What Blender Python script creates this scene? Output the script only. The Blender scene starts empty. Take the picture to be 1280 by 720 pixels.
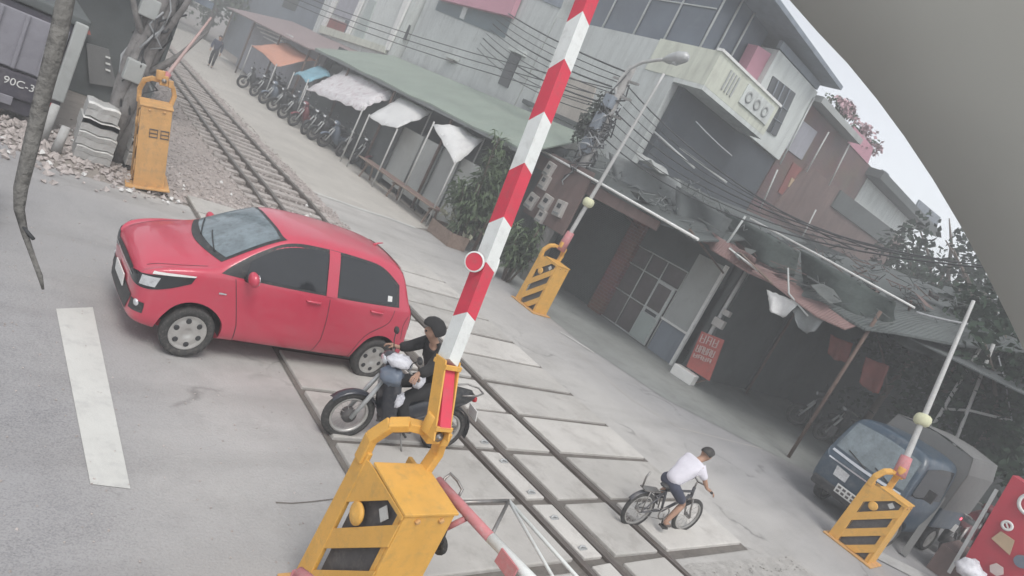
import bpy, bmesh, math, random
from mathutils import Vector, Matrix, Euler
from mathutils.bvhtree import BVHTree
random.seed(7)
PI = math.pi
scene = bpy.context.scene
col = scene.collection

# ------------------------------------------------------------------ camera
CAM_H = 3.08365
YAW, PITCH, ROLL, FPX = 0.760415, 0.184692, 0.469797, 806.618   # lens in pixels of a 1280 wide frame
cy, sy, cp, sp = math.cos(YAW), math.sin(YAW), math.cos(PITCH), math.sin(PITCH)
CD = Vector((sy*cp, cy*cp, -sp))
_r = Vector((cy, -sy, 0)); _u = _r.cross(CD)
CR = math.cos(ROLL)*_r + math.sin(ROLL)*_u
CU = -math.sin(ROLL)*_r + math.cos(ROLL)*_u
CO = Vector((0, 0, CAM_H))
cam_d = bpy.data.cameras.new('camera')
cam_d.sensor_width = 36.0
cam_d.lens = FPX/1280*36.0
cam_d.clip_start = 0.05
cam_d.clip_end = 3000
cam = bpy.data.objects.new('camera', cam_d)
col.objects.link(cam)
cam.matrix_world = Matrix(((CR.x, CU.x, -CD.x, CO.x), (CR.y, CU.y, -CD.y, CO.y), (CR.z, CU.z, -CD.z, CO.z), (0, 0, 0, 1)))
scene.camera = cam

# ------------------------------------------------------------------ world, sun, exposure
SUN_EL, SUN_AZ = math.radians(58), math.radians(205)      # azimuth clockwise from +Y
world = bpy.data.worlds.new('World')
scene.world = world
world.use_nodes = True
wn = world.node_tree.nodes; wl = world.node_tree.links
bg = wn['Background']
sky = wn.new('ShaderNodeTexSky')
sky.sky_type = 'NISHITA'
sky.sun_disc = False
sky.sun_elevation = SUN_EL
sky.sun_rotation = SUN_AZ
sky.air_density = 1.0
sky.dust_density = 1.0
sky.ozone_density = 1.0
hs = wn.new('ShaderNodeHueSaturation')
hs.inputs['Saturation'].default_value = 0.20           # overcast: a nearly grey sky
wl.new(sky.outputs[0], hs.inputs['Color'])
wl.new(hs.outputs[0], bg.inputs['Color'])
bg.inputs['Strength'].default_value = 0.15
sun_d = bpy.data.lights.new('sun', 'SUN')
sun_d.energy = 1.2
sun_d.angle = math.radians(25)
sun_d.color = (1.0, 0.96, 0.9)
sun = bpy.data.objects.new('sun', sun_d)
col.objects.link(sun)
_sd = Vector((math.sin(SUN_AZ)*math.cos(SUN_EL), math.cos(SUN_AZ)*math.cos(SUN_EL), math.sin(SUN_EL)))
sun.rotation_euler = (-_sd).to_track_quat('-Z', 'Y').to_euler()
sun.location = (0, 0, 40)
vs = scene.view_settings
vs.view_transform = 'Standard'
vs.look = 'None'
vs.gamma = 1.0
vs.use_curve_mapping = False
vs.exposure = 0.70
scene.render.engine = 'CYCLES'
scene.cycles.use_denoising = True
scene.cycles.max_bounces = 6
scene.cycles.volume_bounces = 0

# ------------------------------------------------------------------ survey helpers (photo pixel -> point on a real plane)
def ray(px, py): return CD + (px-640)/FPX*CR - (py-360)/FPX*CU
def G(px, py, z=0.0):
    d = ray(px, py); return CO + d*((z-CAM_H)/d.z)
def FX(px, py, X):
    d = ray(px, py); return CO + d*(X/d.x)
def FY(px, py, Y):
    d = ray(px, py); return CO + d*(Y/d.y)
def AT(px, py, hd):
    d = ray(px, py); return CO + d*(hd/math.hypot(d.x, d.y))

# ------------------------------------------------------------------ objects
def V(*a): return Vector(a)
def tag(o, label=None, cat=None, group=None, kind=None):
    if label: o['label'] = label
    if cat: o['category'] = cat
    if group: o['group'] = group
    if kind: o['kind'] = kind
    return o
def thing(name, label, cat, loc=(0, 0, 0), rz=0.0, group=None, rot=None):
    o = bpy.data.objects.new(name, None); col.objects.link(o)
    o.empty_display_size = 0.1
    o.location = loc
    o.rotation_euler = rot if rot else (0, 0, rz)
    return tag(o, label, cat, group)
def copy_tree(o, parent=None):
    c = o.copy(); col.objects.link(c)
    c.parent = parent
    for ch in list(o.children): copy_tree(ch, c)
    return c
def basis(axis):
    a = Vector(axis).normalized()
    t = Vector((0, 0, 1)) if abs(a.z) < 0.9 else Vector((1, 0, 0))
    u = a.cross(t).normalized(); w = u.cross(a)
    return u, w, a
class MB:
    def __init__(s): s.v = []; s.f = []; s.sm = []
    def add(s, vs_, fs, smooth=False):
        n = len(s.v); s.v += [tuple(p) for p in vs_]
        s.f += [tuple(i+n for i in f) for f in fs]; s.sm += [smooth]*len(fs); return s
    def hexa(s, p):    # 4 bottom, 4 top
        return s.add(p, [(3, 2, 1, 0), (4, 5, 6, 7), (0, 1, 5, 4), (1, 2, 6, 5), (2, 3, 7, 6), (3, 0, 4, 7)])
    def box(s, c, d, R=None):
        c = Vector(c); x, y, z = d[0]/2, d[1]/2, d[2]/2
        p = [V(-x, -y, -z), V(x, -y, -z), V(x, y, -z), V(-x, y, -z), V(-x, -y, z), V(x, -y, z), V(x, y, z), V(-x, y, z)]
        if R is not None:
            M = R if isinstance(R, Matrix) else Euler(R).to_matrix()
            p = [M @ q for q in p]
        return s.hexa([q+c for q in p])
    def bar(s, a, b, w, h, up=(0, 0, 1)):
        a, b = Vector(a), Vector(b); d = (b-a)
        x = d.normalized(); y = Vector(up).cross(x)
        if y.length < 1e-4: y = Vector((0, 1, 0)).cross(x)
        y.normalize(); z = x.cross(y)
        p = []
        for q in (a, b): p += [q-y*w/2-z*h/2, q+y*w/2-z*h/2, q+y*w/2+z*h/2, q-y*w/2+z*h/2]
        return s.add(p, [(3, 2, 1, 0), (4, 5, 6, 7), (0, 1, 5, 4), (1, 2, 6, 5), (2, 3, 7, 6), (3, 0, 4, 7)])
    def tube(s, pts, r, n=8, closed=False, smooth=True):
        pts = [Vector(p) for p in pts]; m = len(pts)
        rs = r if isinstance(r, (list, tuple)) else [r]*m
        vs_ = []; pu = None
        for i, p in enumerate(pts):
            if closed: t = pts[(i+1) % m]-pts[i-1]
            else: t = pts[min(i+1, m-1)]-pts[max(i-1, 0)]
            t.normalize()
            if pu is None: u, w, _ = basis(t)
            else:
                u = pu-t*pu.dot(t)
                if u.length < 1e-5: u = basis(t)[0]
                u.normalize(); w = u.cross(t)
            pu = u
            for k in range(n):
                a = 2*PI*k/n; vs_.append(p+(u*math.cos(a)+w*math.sin(a))*rs[i])
        fs = []
        for i in range(m if closed else m-1):
            j = (i+1) % m
            for k in range(n): fs.append((i*n+k, i*n+(k+1) % n, j*n+(k+1) % n, j*n+k))
        s.add(vs_, fs, smooth)
        if not closed:
            b = len(s.v)-len(vs_)
            s.f += [tuple(b+k for k in range(n))[::-1], tuple(b+(m-1)*n+k for k in range(n))]; s.sm += [False]*2
        return s
    def lathe(s, c, axis, prof, n=24, smooth=True, cap=True):    # prof: (radius, height along axis)
        u, w, a = basis(axis); c = Vector(c); vs_ = []
        for r, h in prof:
            for k in range(n):
                t = 2*PI*k/n; vs_.append(c+a*h+(u*math.cos(t)+w*math.sin(t))*r)
        fs = []
        for i in range(len(prof)-1):
            for k in range(n): fs.append((i*n+k, i*n+(k+1) % n, (i+1)*n+(k+1) % n, (i+1)*n+k))
        if cap:
            fs += [tuple(range(n))[::-1], tuple((len(prof)-1)*n+k for k in range(n))]
        return s.add(vs_, fs, smooth)
    def ring(s, c, axis, prof, n=28):      # closed profile swept round
        return s.lathe(c, axis, list(prof)+[prof[0]], n, True, False)
    def prism(s, poly, vec):
        n = len(poly); vec = Vector(vec); p = [Vector(q) for q in poly]; p += [q+vec for q in p]
        fs = [tuple(range(n))[::-1], tuple(range(n, 2*n))]+[(i, (i+1) % n, n+(i+1) % n, n+i) for i in range(n)]
        return s.add(p, fs)
    def blob(s, c, r, n=10, m=7, jit=0.0, rnd=random):
        c = Vector(c); r = r if isinstance(r, (tuple, list)) else (r, r, r); vs_ = [c+V(0, 0, -r[2])]
        for i in range(1, m):
            t = -PI/2+PI*i/m
            for k in range(n):
                a = 2*PI*k/n; j = 1+rnd.uniform(-jit, jit)
                vs_.append(c+V(r[0]*math.cos(t)*math.cos(a)*j, r[1]*math.cos(t)*math.sin(a)*j, r[2]*math.sin(t)*j))
        vs_.append(c+V(0, 0, r[2])); L = len(vs_)-1; fs = []
        for k in range(n): fs.append((0, 1+(k+1) % n, 1+k)); fs.append((L, L-n+k, L-n+(k+1) % n))
        for i in range(m-2):
            for k in range(n): fs.append((1+i*n+k, 1+i*n+(k+1) % n, 1+(i+1)*n+(k+1) % n, 1+(i+1)*n+k))
        return s.add(vs_, fs, True)
    def sheet(s, grid, thick=0.0, smooth=True):       # grid: rows of points
        R_, C_ = len(grid), len(grid[0]); vs_ = [p for row in grid for p in row]
        fs = [(i*C_+j, i*C_+j+1, (i+1)*C_+j+1, (i+1)*C_+j) for i in range(R_-1) for j in range(C_-1)]
        if thick:
            d = Vector((0, 0, -thick)) if not isinstance(thick, Vector) else thick
            n = len(vs_); vs_ = list(vs_)+[Vector(p)+d for p in vs_]
            fs2 = [tuple(i+n for i in f)[::-1] for f in fs]
            edge = [i for i in range(C_)]+[r*C_+C_-1 for r in range(1, R_)]+[(R_-1)*C_+j for j in range(C_-2, -1, -1)]+[r*C_ for r in range(R_-2, 0, -1)]
            side = [(edge[(i+1) % len(edge)], edge[i], edge[i]+n, edge[(i+1) % len(edge)]+n) for i in range(len(edge))]
            s.add(vs_, fs+fs2, smooth); s.f += []; 
            b = len(s.v)-len(vs_)
            s.f += [tuple(i+b for i in f) for f in side]; s.sm += [False]*len(side)
            return s
        return s.add(vs_, fs, smooth)
    def mesh(s, name, recalc=True):
        me = bpy.data.meshes.new(name)
        me.from_pydata(s.v, [], s.f)
        for p, q in zip(me.polygons, s.sm): p.use_smooth = q
        if recalc:
            bm = bmesh.new(); bm.from_mesh(me)
            bmesh.ops.recalc_face_normals(bm, faces=bm.faces)
            bm.to_mesh(me); bm.free()
        return me
    def build(s, name, mat, parent=None, bevel=0.0, recalc=True, loc=None):
        me = s.mesh(name, recalc)
        return link(name, me, mat, parent, bevel, loc)
def link(name, me, mat, parent=None, bevel=0.0, loc=None):
    o = bpy.data.objects.new(name, me); col.objects.link(o)
    if mat is not None: me.materials.append(mat)
    if parent is not None: o.parent = parent
    if loc is not None: o.location = loc
    if bevel:
        b = o.modifiers.new('bevel', 'BEVEL'); b.width = bevel; b.segments = 2; b.limit_method = 'ANGLE'; b.angle_limit = math.radians(40)
    return o
def baked(o):          # evaluated copy of an object's mesh; the source object is removed
    dg = bpy.context.evaluated_depsgraph_get(); dg.update()
    me = bpy.data.meshes.new_from_object(o.evaluated_get(dg))
    bpy.data.objects.remove(o)
    return me

# ------------------------------------------------------------------ materials
def pm(name, color, rough=0.7, metal=0.0, var=0.18, scale=3.0, dirt=None, dirt_amt=0.35, bump=0.0, bscale=60.0, spec=0.4, coat=0.0, world_space=False, trans=0.0, dscale=None, streak=0.0):
    m = bpy.data.materials.new(name); m.use_nodes = True
    nt = m.node_tree; N = nt.nodes; L = nt.links; b = N['Principled BSDF']
    b.inputs['Roughness'].default_value = rough; b.inputs['Metallic'].default_value = metal
    b.inputs['Specular IOR Level'].default_value = spec
    if coat: b.inputs['Coat Weight'].default_value = coat; b.inputs['Coat Roughness'].default_value = 0.08
    if trans: b.inputs['Transmission Weight'].default_value = trans
    if world_space: co = N.new('ShaderNodeNewGeometry').outputs['Position']
    else: co = N.new('ShaderNodeTexCoord').outputs['Object']
    nz = N.new('ShaderNodeTexNoise'); nz.inputs['Scale'].default_value = scale; nz.inputs['Detail'].default_value = 6; nz.inputs['Roughness'].default_value = 0.65
    L.new(co, nz.inputs['Vector'])
    rp = N.new('ShaderNodeValToRGB'); rp.color_ramp.elements[0].position = 0.28; rp.color_ramp.elements[1].position = 0.72
    c = Vector(color)
    rp.color_ramp.elements[0].color = (*(c*(1-var)), 1); rp.color_ramp.elements[1].color = (*[min(1, x*(1+var)) for x in c], 1)
    L.new(nz.outputs['Fac'], rp.inputs['Fac'])
    out = rp.outputs['Color']
    if dirt is not None:
        n2 = N.new('ShaderNodeTexNoise'); n2.inputs['Scale'].default_value = dscale or scale*2.7; n2.inputs['Detail'].default_value = 8; n2.inputs['Roughness'].default_value = 0.75
        L.new(co, n2.inputs['Vector'])
        mr = N.new('ShaderNodeMapRange'); mr.inputs['From Min'].default_value = 0.5; mr.inputs['From Max'].default_value = 0.72; mr.inputs['To Max'].default_value = dirt_amt
        L.new(n2.outputs['Fac'], mr.inputs['Value'])
        mx = N.new('ShaderNodeMix'); mx.data_type = 'RGBA'
        L.new(mr.outputs[0], mx.inputs['Factor']); L.new(out, mx.inputs['A']); mx.inputs['B'].default_value = (*dirt, 1)
        out = mx.outputs['Result']
    if streak:      # rain streaks running down the wall
        mp = N.new('ShaderNodeMapping'); mp.inputs['Scale'].default_value = (2.6, 2.6, 0.16); L.new(co, mp.inputs['Vector'])
        n5 = N.new('ShaderNodeTexNoise'); n5.inputs['Scale'].default_value = 1.6; n5.inputs['Detail'].default_value = 7; n5.inputs['Roughness'].default_value = 0.7; L.new(mp.outputs[0], n5.inputs['Vector'])
        m5 = N.new('ShaderNodeMapRange'); m5.inputs['From Min'].default_value = 0.46; m5.inputs['From Max'].default_value = 0.75; m5.inputs['To Max'].default_value = streak; L.new(n5.outputs['Fac'], m5.inputs['Value'])
        x5 = N.new('ShaderNodeMix'); x5.data_type = 'RGBA'; L.new(m5.outputs[0], x5.inputs['Factor']); L.new(out, x5.inputs['A']); x5.inputs['B'].default_value = (*(c*0.42), 1)
        out = x5.outputs['Result']
    L.new(out, b.inputs['Base Color'])
    if bump:
        n3 = N.new('ShaderNodeTexNoise'); n3.inputs['Scale'].default_value = bscale; n3.inputs['Detail'].default_value = 5
        L.new(co, n3.inputs['Vector'])
        bp = N.new('ShaderNodeBump'); bp.inputs['Strength'].default_value = bump; bp.inputs['Distance'].default_value = 0.02
        L.new(n3.outputs['Fac'], bp.inputs['Height']); L.new(bp.outputs[0], b.inputs['Normal'])
    return m
def emit(name, color, s):
    m = bpy.data.materials.new(name); m.use_nodes = True
    b = m.node_tree.nodes['Principled BSDF']; b.inputs['Base Color'].default_value = (*color, 1)
    b.inputs['Emission Color'].default_value = (*color, 1); b.inputs['Emission Strength'].default_value = s
    return m
def brickmat(name, c1, c2, mortar, scale=4.0):
    m = bpy.data.materials.new(name); m.use_nodes = True
    N = m.node_tree.nodes; L = m.node_tree.links; b = N['Principled BSDF']; b.inputs['Roughness'].default_value = 0.85
    g = N.new('ShaderNodeNewGeometry'); sx = N.new('ShaderNodeSeparateXYZ'); L.new(g.outputs['Position'], sx.inputs[0])
    ad = N.new('ShaderNodeMath'); ad.operation = 'ADD'; L.new(sx.outputs['X'], ad.inputs[0]); L.new(sx.outputs['Y'], ad.inputs[1])
    cb = N.new('ShaderNodeCombineXYZ'); L.new(ad.outputs[0], cb.inputs[0]); L.new(sx.outputs['Z'], cb.inputs[1])
    br = N.new('ShaderNodeTexBrick'); L.new(cb.outputs[0], br.inputs['Vector'])
    br.inputs['Color1'].default_value = (*c1, 1); br.inputs['Color2'].default_value = (*c2, 1); br.inputs['Mortar'].default_value = (*mortar, 1)
    br.inputs['Scale'].default_value = scale; br.inputs['Mortar Size'].default_value = 0.015
    nz = N.new('ShaderNodeTexNoise'); nz.inputs['Scale'].default_value = 1.1; nz.inputs['Detail'].default_value = 8; L.new(g.outputs['Position'], nz.inputs['Vector'])
    mx = N.new('ShaderNodeMix'); mx.data_type = 'RGBA'; mx.blend_type = 'MULTIPLY'; mx.inputs['Factor'].default_value = 0.6
    L.new(br.outputs['Color'], mx.inputs['A']); L.new(nz.outputs['Color'], mx.inputs['B']); L.new(mx.outputs['Result'], b.inputs['Base Color'])
    return m
def wavemat(name, c1, c2, scale, rough=0.6, axis='X', metal=0.0, dirt=(0.16, 0.15, 0.13), bump=0.6, damt=0.5):
    """corrugated sheet: ridges along one world axis, with weathering"""
    m = pm(name, c1, rough, metal, 0.14, 0.9, dirt, damt, 0, 60, world_space=True)
    N = m.node_tree.nodes; L = m.node_tree.links; b = N['Principled BSDF']
    g = N.new('ShaderNodeNewGeometry')
    w = N.new('ShaderNodeTexWave'); w.bands_direction = axis; w.inputs['Scale'].default_value = scale; w.inputs['Distortion'].default_value = 0.15
    L.new(g.outputs['Position'], w.inputs['Vector'])
    bp = N.new('ShaderNodeBump'); bp.inputs['Strength'].default_value = bump; bp.inputs['Distance'].default_value = 0.04
    L.new(w.outputs['Fac'], bp.inputs['Height']); L.new(bp.outputs[0], b.inputs['Normal'])
    return m
M = {}
DUST = (0.33, 0.30, 0.27)
M['yellow'] = pm('yellow_paint', (0.70, 0.385, 0.085), 0.5, 0, 0.10, 4, (0.42, 0.27, 0.10), 0.6, 0.08, 40)
M['yellow_old'] = pm('faded_yellow_paint', (0.60, 0.34, 0.13), 0.6, 0, 0.14, 4, (0.28, 0.20, 0.13), 0.7, 0.1, 40)
M['white_paint'] = pm('white_paint', (0.74, 0.76, 0.74), 0.5, 0, 0.06, 5, (0.45, 0.45, 0.42), 0.5)
M['red_paint'] = pm('red_paint', (0.62, 0.055, 0.09), 0.5, 0, 0.1, 5, (0.35, 0.12, 0.12), 0.5)
M['faded_red'] = pm('faded_red_paint', (0.52, 0.20, 0.21), 0.6, 0, 0.15, 8, (0.42, 0.36, 0.34), 0.7)
M['car_red'] = pm('car_paint', (0.54, 0.05, 0.09), 0.30, 0.0, 0.04, 1.2, (0.40, 0.14, 0.16), 0.25, 0, 60, 0.5, 0.7)
M['car_black'] = pm('black_car_paint', (0.03, 0.03, 0.035), 0.3, 0, 0.05, 1, None, 0, 0, 1, 0.5, 0.6)
M['glass_dark'] = pm('tinted_glass', (0.028, 0.03, 0.034), 0.07, 0, 0.1, 2, None, 0, 0, 1, 0.6)
M['glass_front'] = pm('windscreen_glass', (0.17, 0.21, 0.23), 0.05, 0, 0.35, 4, (0.06, 0.07, 0.07), 0.7, 0, 1, 0.9)
M['rubber'] = pm('tyre_rubber', (0.045, 0.044, 0.043), 0.85, 0, 0.2, 12, DUST, 0.35)
M['alloy'] = pm('alloy_rim', (0.50, 0.49, 0.47), 0.4, 0.5, 0.1, 10, DUST, 0.4)
M['chrome'] = pm('chrome', (0.75, 0.75, 0.75), 0.15, 0.95, 0.03, 4)
M['black_plastic'] = pm('black_plastic', (0.035, 0.036, 0.038), 0.5, 0, 0.15, 6, DUST, 0.25)
M['dark_blue_plastic'] = pm('dark_blue_plastic', (0.028, 0.031, 0.042), 0.35, 0, 0.1, 5, DUST, 0.2, 0, 1, 0.5, 0.4)
M['grey_blue'] = pm('grey_blue_plastic', (0.14, 0.17, 0.22), 0.4, 0, 0.1, 5, DUST, 0.3)
M['maroon'] = pm('maroon_plastic', (0.18, 0.03, 0.04), 0.35, 0, 0.1, 5, DUST, 0.2, 0, 1, 0.5, 0.4)
M['headlight'] = pm('headlight_lens', (0.70, 0.72, 0.74), 0.1, 0.4, 0.2, 14, (0.15, 0.15, 0.16), 0.6, 0, 1, 0.7)
M['tail_red'] = pm('tail_lens', (0.45, 0.02, 0.03), 0.15, 0, 0.1, 10)
M['tail_lit'] = emit('lit_tail_lamp', (1.0, 0.08, 0.12), 2.5)
M['white_plastic'] = pm('white_plastic', (0.72, 0.72, 0.70), 0.45, 0, 0.05, 6)
M['steel'] = pm('worn_steel', (0.30, 0.29, 0.28), 0.4, 0.7, 0.2, 8, (0.22, 0.15, 0.11), 0.6)
M['rail_top'] = pm('rail_steel', (0.19, 0.165, 0.15), 0.36, 0.5, 0.2, 3, (0.17, 0.13, 0.11), 0.6, 0.1, 30, world_space=True)
M['grey_metal'] = pm('galvanised_metal', (0.46, 0.47, 0.47), 0.5, 0.3, 0.1, 6, (0.3, 0.28, 0.26), 0.4)
M['pole_grey'] = pm('grey_pole_paint', (0.50, 0.50, 0.49), 0.6, 0.1, 0.1, 6, (0.33, 0.3, 0.27), 0.5)
M['conc'] = pm('slab_concrete', (0.52, 0.50, 0.47), 0.88, 0, 0.13, 0.9, (0.27, 0.25, 0.23), 0.6, 0.25, 30, 0.2, world_space=True)
M['groove'] = pm('groove_dirt', (0.17, 0.155, 0.14), 0.95, 0, 0.25, 3, (0.09, 0.08, 0.075), 0.6, 0.5, 30, 0.2, world_space=True)
M['pole_conc'] = pm('pole_concrete', (0.34, 0.33, 0.32), 0.9, 0, 0.18, 2, (0.16, 0.15, 0.14), 0.6, 0.3, 20)
M['pale_conc'] = pm('pale_concrete', (0.44, 0.44, 0.43), 0.9, 0, 0.14, 2, (0.24, 0.22, 0.2), 0.6, 0.3, 20)
M['white_edge'] = pm('limewash', (0.75, 0.75, 0.73), 0.8, 0, 0.1, 4, (0.4, 0.38, 0.35), 0.5)
M['skin'] = pm('skin', (0.40, 0.24, 0.17), 0.6, 0, 0.08, 8)
M['hair'] = pm('black_hair', (0.045, 0.042, 0.04), 0.55, 0, 0.3, 30)
M['shirt_white'] = pm('white_cotton', (0.70, 0.68, 0.74), 0.9, 0, 0.06, 6, None, 0, 0.3, 14)
M['cloth_dark'] = pm('dark_cloth', (0.028, 0.027, 0.028), 0.9, 0, 0.2, 6, None, 0, 0.3, 14)
M['cloth_navy'] = pm('navy_cloth', (0.065, 0.07, 0.10), 0.9, 0, 0.2, 6, None, 0, 0.3, 14)
M['shoe'] = pm('sandal_brown', (0.12, 0.10, 0.09), 0.7, 0, 0.1, 8)
M['foil'] = pm('white_plastic_bag', (0.68, 0.68, 0.72), 0.35, 0, 0.15, 12, (0.25, 0.25, 0.3), 0.6, 0.4, 20)
# ================================================================== GROUND
def road_material():
    m = pm('road_surface', (0.47, 0.455, 0.435), 0.9, 0, 0.12, 0.5, (0.30, 0.285, 0.27), 0.6, 0.3, 45, 0.2, world_space=True, dscale=1.3)
    N = m.node_tree.nodes; L = m.node_tree.links; b = N['Principled BSDF']
    src = b.inputs['Base Color'].links[0].from_socket
    g = N.new('ShaderNodeNewGeometry'); sx = N.new('ShaderNodeSeparateXYZ'); L.new(g.outputs['Position'], sx.inputs[0])
    nz = N.new('ShaderNodeTexNoise'); nz.inputs['Scale'].default_value = 0.8; nz.inputs['Detail'].default_value = 7; L.new(g.outputs['Position'], nz.inputs['Vector'])
    ad = N.new('ShaderNodeMath'); ad.operation = 'MULTIPLY_ADD'; L.new(nz.outputs['Fac'], ad.inputs[0]); ad.inputs[1].default_value = 2.4; L.new(sx.outputs['X'], ad.inputs[2])
    mr = N.new('ShaderNodeMapRange'); mr.inputs['From Min'].default_value = 1.6; mr.inputs['From Max'].default_value = 4.6; L.new(ad.outputs[0], mr.inputs['Value'])
    # old asphalt west of the track, pale dusty concrete on it
    n2 = N.new('ShaderNodeTexNoise'); n2.inputs['Scale'].default_value = 90; n2.inputs['Detail'].default_value = 3; L.new(g.outputs['Position'], n2.inputs['Vector'])
    n4 = N.new('ShaderNodeTexNoise'); n4.inputs['Scale'].default_value = 0.7; n4.inputs['Detail'].default_value = 9; n4.inputs['Roughness'].default_value = .7; L.new(g.outputs['Position'], n4.inputs['Vector'])
    mm = N.new('ShaderNodeMath'); mm.operation = 'MULTIPLY_ADD'; L.new(n4.outputs['Fac'], mm.inputs[0]); mm.inputs[1].default_value = 0.9; L.new(n2.outputs['Fac'], mm.inputs[2])
    rp = N.new('ShaderNodeValToRGB'); rp.color_ramp.elements[0].position = 0.55; rp.color_ramp.elements[1].position = 1.35
    rp.color_ramp.elements[0].color = (0.165, 0.165, 0.176, 1); rp.color_ramp.elements[1].color = (0.335, 0.33, 0.335, 1); L.new(mm.outputs[0], rp.inputs['Fac'])
    mx = N.new('ShaderNodeMix'); mx.data_type = 'RGBA'
    L.new(mr.outputs[0], mx.inputs['Factor']); L.new(rp.outputs['Color'], mx.inputs['A']); L.new(src, mx.inputs['B'])
    mr2 = N.new('ShaderNodeMapRange'); mr2.inputs['From Min'].default_value = 10.0; mr2.inputs['From Max'].default_value = 13.5; L.new(ad.outputs[0], mr2.inputs['Value'])
    mx2 = N.new('ShaderNodeMix'); mx2.data_type = 'RGBA'; L.new(mr2.outputs[0], mx2.inputs['Factor'])
    L.new(mx.outputs['Result'], mx2.inputs['A']); L.new(rp.outputs['Color'], mx2.inputs['B'])
    # hairline cracks and darker worn patches
    nw = N.new('ShaderNodeTexNoise'); nw.inputs['Scale'].default_value = 1.3; nw.inputs['Detail'].default_value = 5; L.new(g.outputs['Position'], nw.inputs['Vector'])
    vm = N.new('ShaderNodeVectorMath'); vm.operation = 'MULTIPLY_ADD'; L.new(nw.outputs['Color'], vm.inputs[0]); vm.inputs[1].default_value = (1.4, 1.4, 0); L.new(g.outputs['Position'], vm.inputs[2])
    vo = N.new('ShaderNodeTexVoronoi'); vo.feature = 'DISTANCE_TO_EDGE'; vo.inputs['Scale'].default_value = 0.42; L.new(vm.outputs[0], vo.inputs['Vector'])
    cr = N.new('ShaderNodeMapRange'); cr.inputs['From Min'].default_value = 0.0; cr.inputs['From Max'].default_value = 0.012; cr.inputs['To Min'].default_value = 0.55; cr.inputs['To Max'].default_value = 0.0; L.new(vo.outputs['Distance'], cr.inputs['Value'])
    gate = N.new('ShaderNodeMapRange'); gate.inputs['From Min'].default_value = 0.52; gate.inputs['From Max'].default_value = 0.62; L.new(nz.outputs['Fac'], gate.inputs['Value'])
    mg = N.new('ShaderNodeMath'); mg.operation = 'MULTIPLY'; L.new(cr.outputs[0], mg.inputs[0]); L.new(gate.outputs[0], mg.inputs[1])
    mx3 = N.new('ShaderNodeMix'); mx3.data_type = 'RGBA'; L.new(mg.outputs[0], mx3.inputs['Factor']); L.new(mx2.outputs['Result'], mx3.inputs['A']); mx3.inputs['B'].default_value = (0.10, 0.095, 0.09, 1)
    mt = N.new('ShaderNodeMapping'); mt.inputs['Scale'].default_value = (0.22, 1.5, 1); mt.inputs['Rotation'].default_value = (0, 0, 0.05); L.new(g.outputs['Position'], mt.inputs['Vector'])
    n6 = N.new('ShaderNodeTexNoise'); n6.inputs['Scale'].default_value = 1.0; n6.inputs['Detail'].default_value = 6; L.new(mt.outputs[0], n6.inputs['Vector'])
    t6 = N.new('ShaderNodeMapRange'); t6.inputs['From Min'].default_value = 0.5; t6.inputs['From Max'].default_value = 0.72; t6.inputs['To Max'].default_value = 0.45; L.new(n6.outputs['Fac'], t6.inputs['Value'])
    mx4 = N.new('ShaderNodeMix'); mx4.data_type = 'RGBA'; mx4.blend_type = 'MULTIPLY'; L.new(t6.outputs[0], mx4.inputs['Factor']); L.new(mx3.outputs['Result'], mx4.inputs['A']); mx4.inputs['B'].default_value = (0.62, 0.61, 0.60, 1)
    L.new(mx4.outputs['Result'], b.inputs['Base Color'])
    return m
M['road'] = road_material()
M['earth'] = pm('dusty_earth', (0.30, 0.27, 0.245), 0.95, 0, 0.25, 0.8, (0.16, 0.145, 0.13), 0.6, 0.6, 25, 0.2, world_space=True)
M['path'] = pm('path_concrete', (0.50, 0.475, 0.435), 0.9, 0, 0.12, 0.6, (0.32, 0.30, 0.28), 0.5, 0.25, 40, 0.2, world_space=True)
M['apron'] = pm('shop_apron_concrete', (0.27, 0.28, 0.27), 0.9, 0, 0.2, 0.7, (0.15, 0.15, 0.145), 0.6, 0.3, 30, 0.2, world_space=True)
M['ballast'] = pm('ballast', (0.42, 0.37, 0.345), 0.95, 0, 0.3, 9, (0.17, 0.15, 0.14), 0.6, 1.0, 18, 0.2, world_space=True)
M['stone'] = pm('ballast_stone', (0.45, 0.405, 0.385), 0.9, 0, 0.4, 5, (0.2, 0.18, 0.17), 0.5, 0, 30, 0.2, world_space=True)
M['road_paint'] = pm('worn_road_paint', (0.60, 0.60, 0.57), 0.85, 0, 0.06, 2, (0.42, 0.42, 0.41), 0.7, 0.1, 40, 0.2, world_space=True)
M['sleeper'] = pm('sleeper_concrete', (0.43, 0.395, 0.37), 0.9, 0, 0.2, 3, (0.22, 0.19, 0.17), 0.6, 0.4, 30, world_space=True)
M['grit'] = pm('grey_grit', (0.40, 0.385, 0.365), 0.95, 0, 0.2, 6, (0.26, 0.245, 0.23), 0.5, 0.8, 25, 0.2, world_space=True)
def flat(name, pts, z, mat, kind='structure'):
    mb = MB(); mb.add([(p[0], p[1], z) for p in pts], [tuple(range(len(pts)))])
    return tag(mb.build(name, mat), kind=kind)
def strip(name, pts, w, z, mat):
    g = []
    for i, p in enumerate(pts):
        t = Vector(pts[min(i+1, len(pts)-1)])-Vector(pts[max(i-1, 0)]); t = Vector((t.x, t.y)).normalized()
        nrm = Vector((-t.y, t.x)); k = w*(0.75+0.5*random.random())/2
        g.append([V(p[0]+nrm.x*k, p[1]+nrm.y*k, z), V(p[0]-nrm.x*k, p[1]-nrm.y*k, z)])
    mb = MB(); mb.sheet(g, 0, False); return tag(mb.build(name, mat), kind='structure')
flat('ground', [(-400, -400), (400, -400), (400, 400), (-400, 400)], -0.012, M['earth'])
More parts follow.
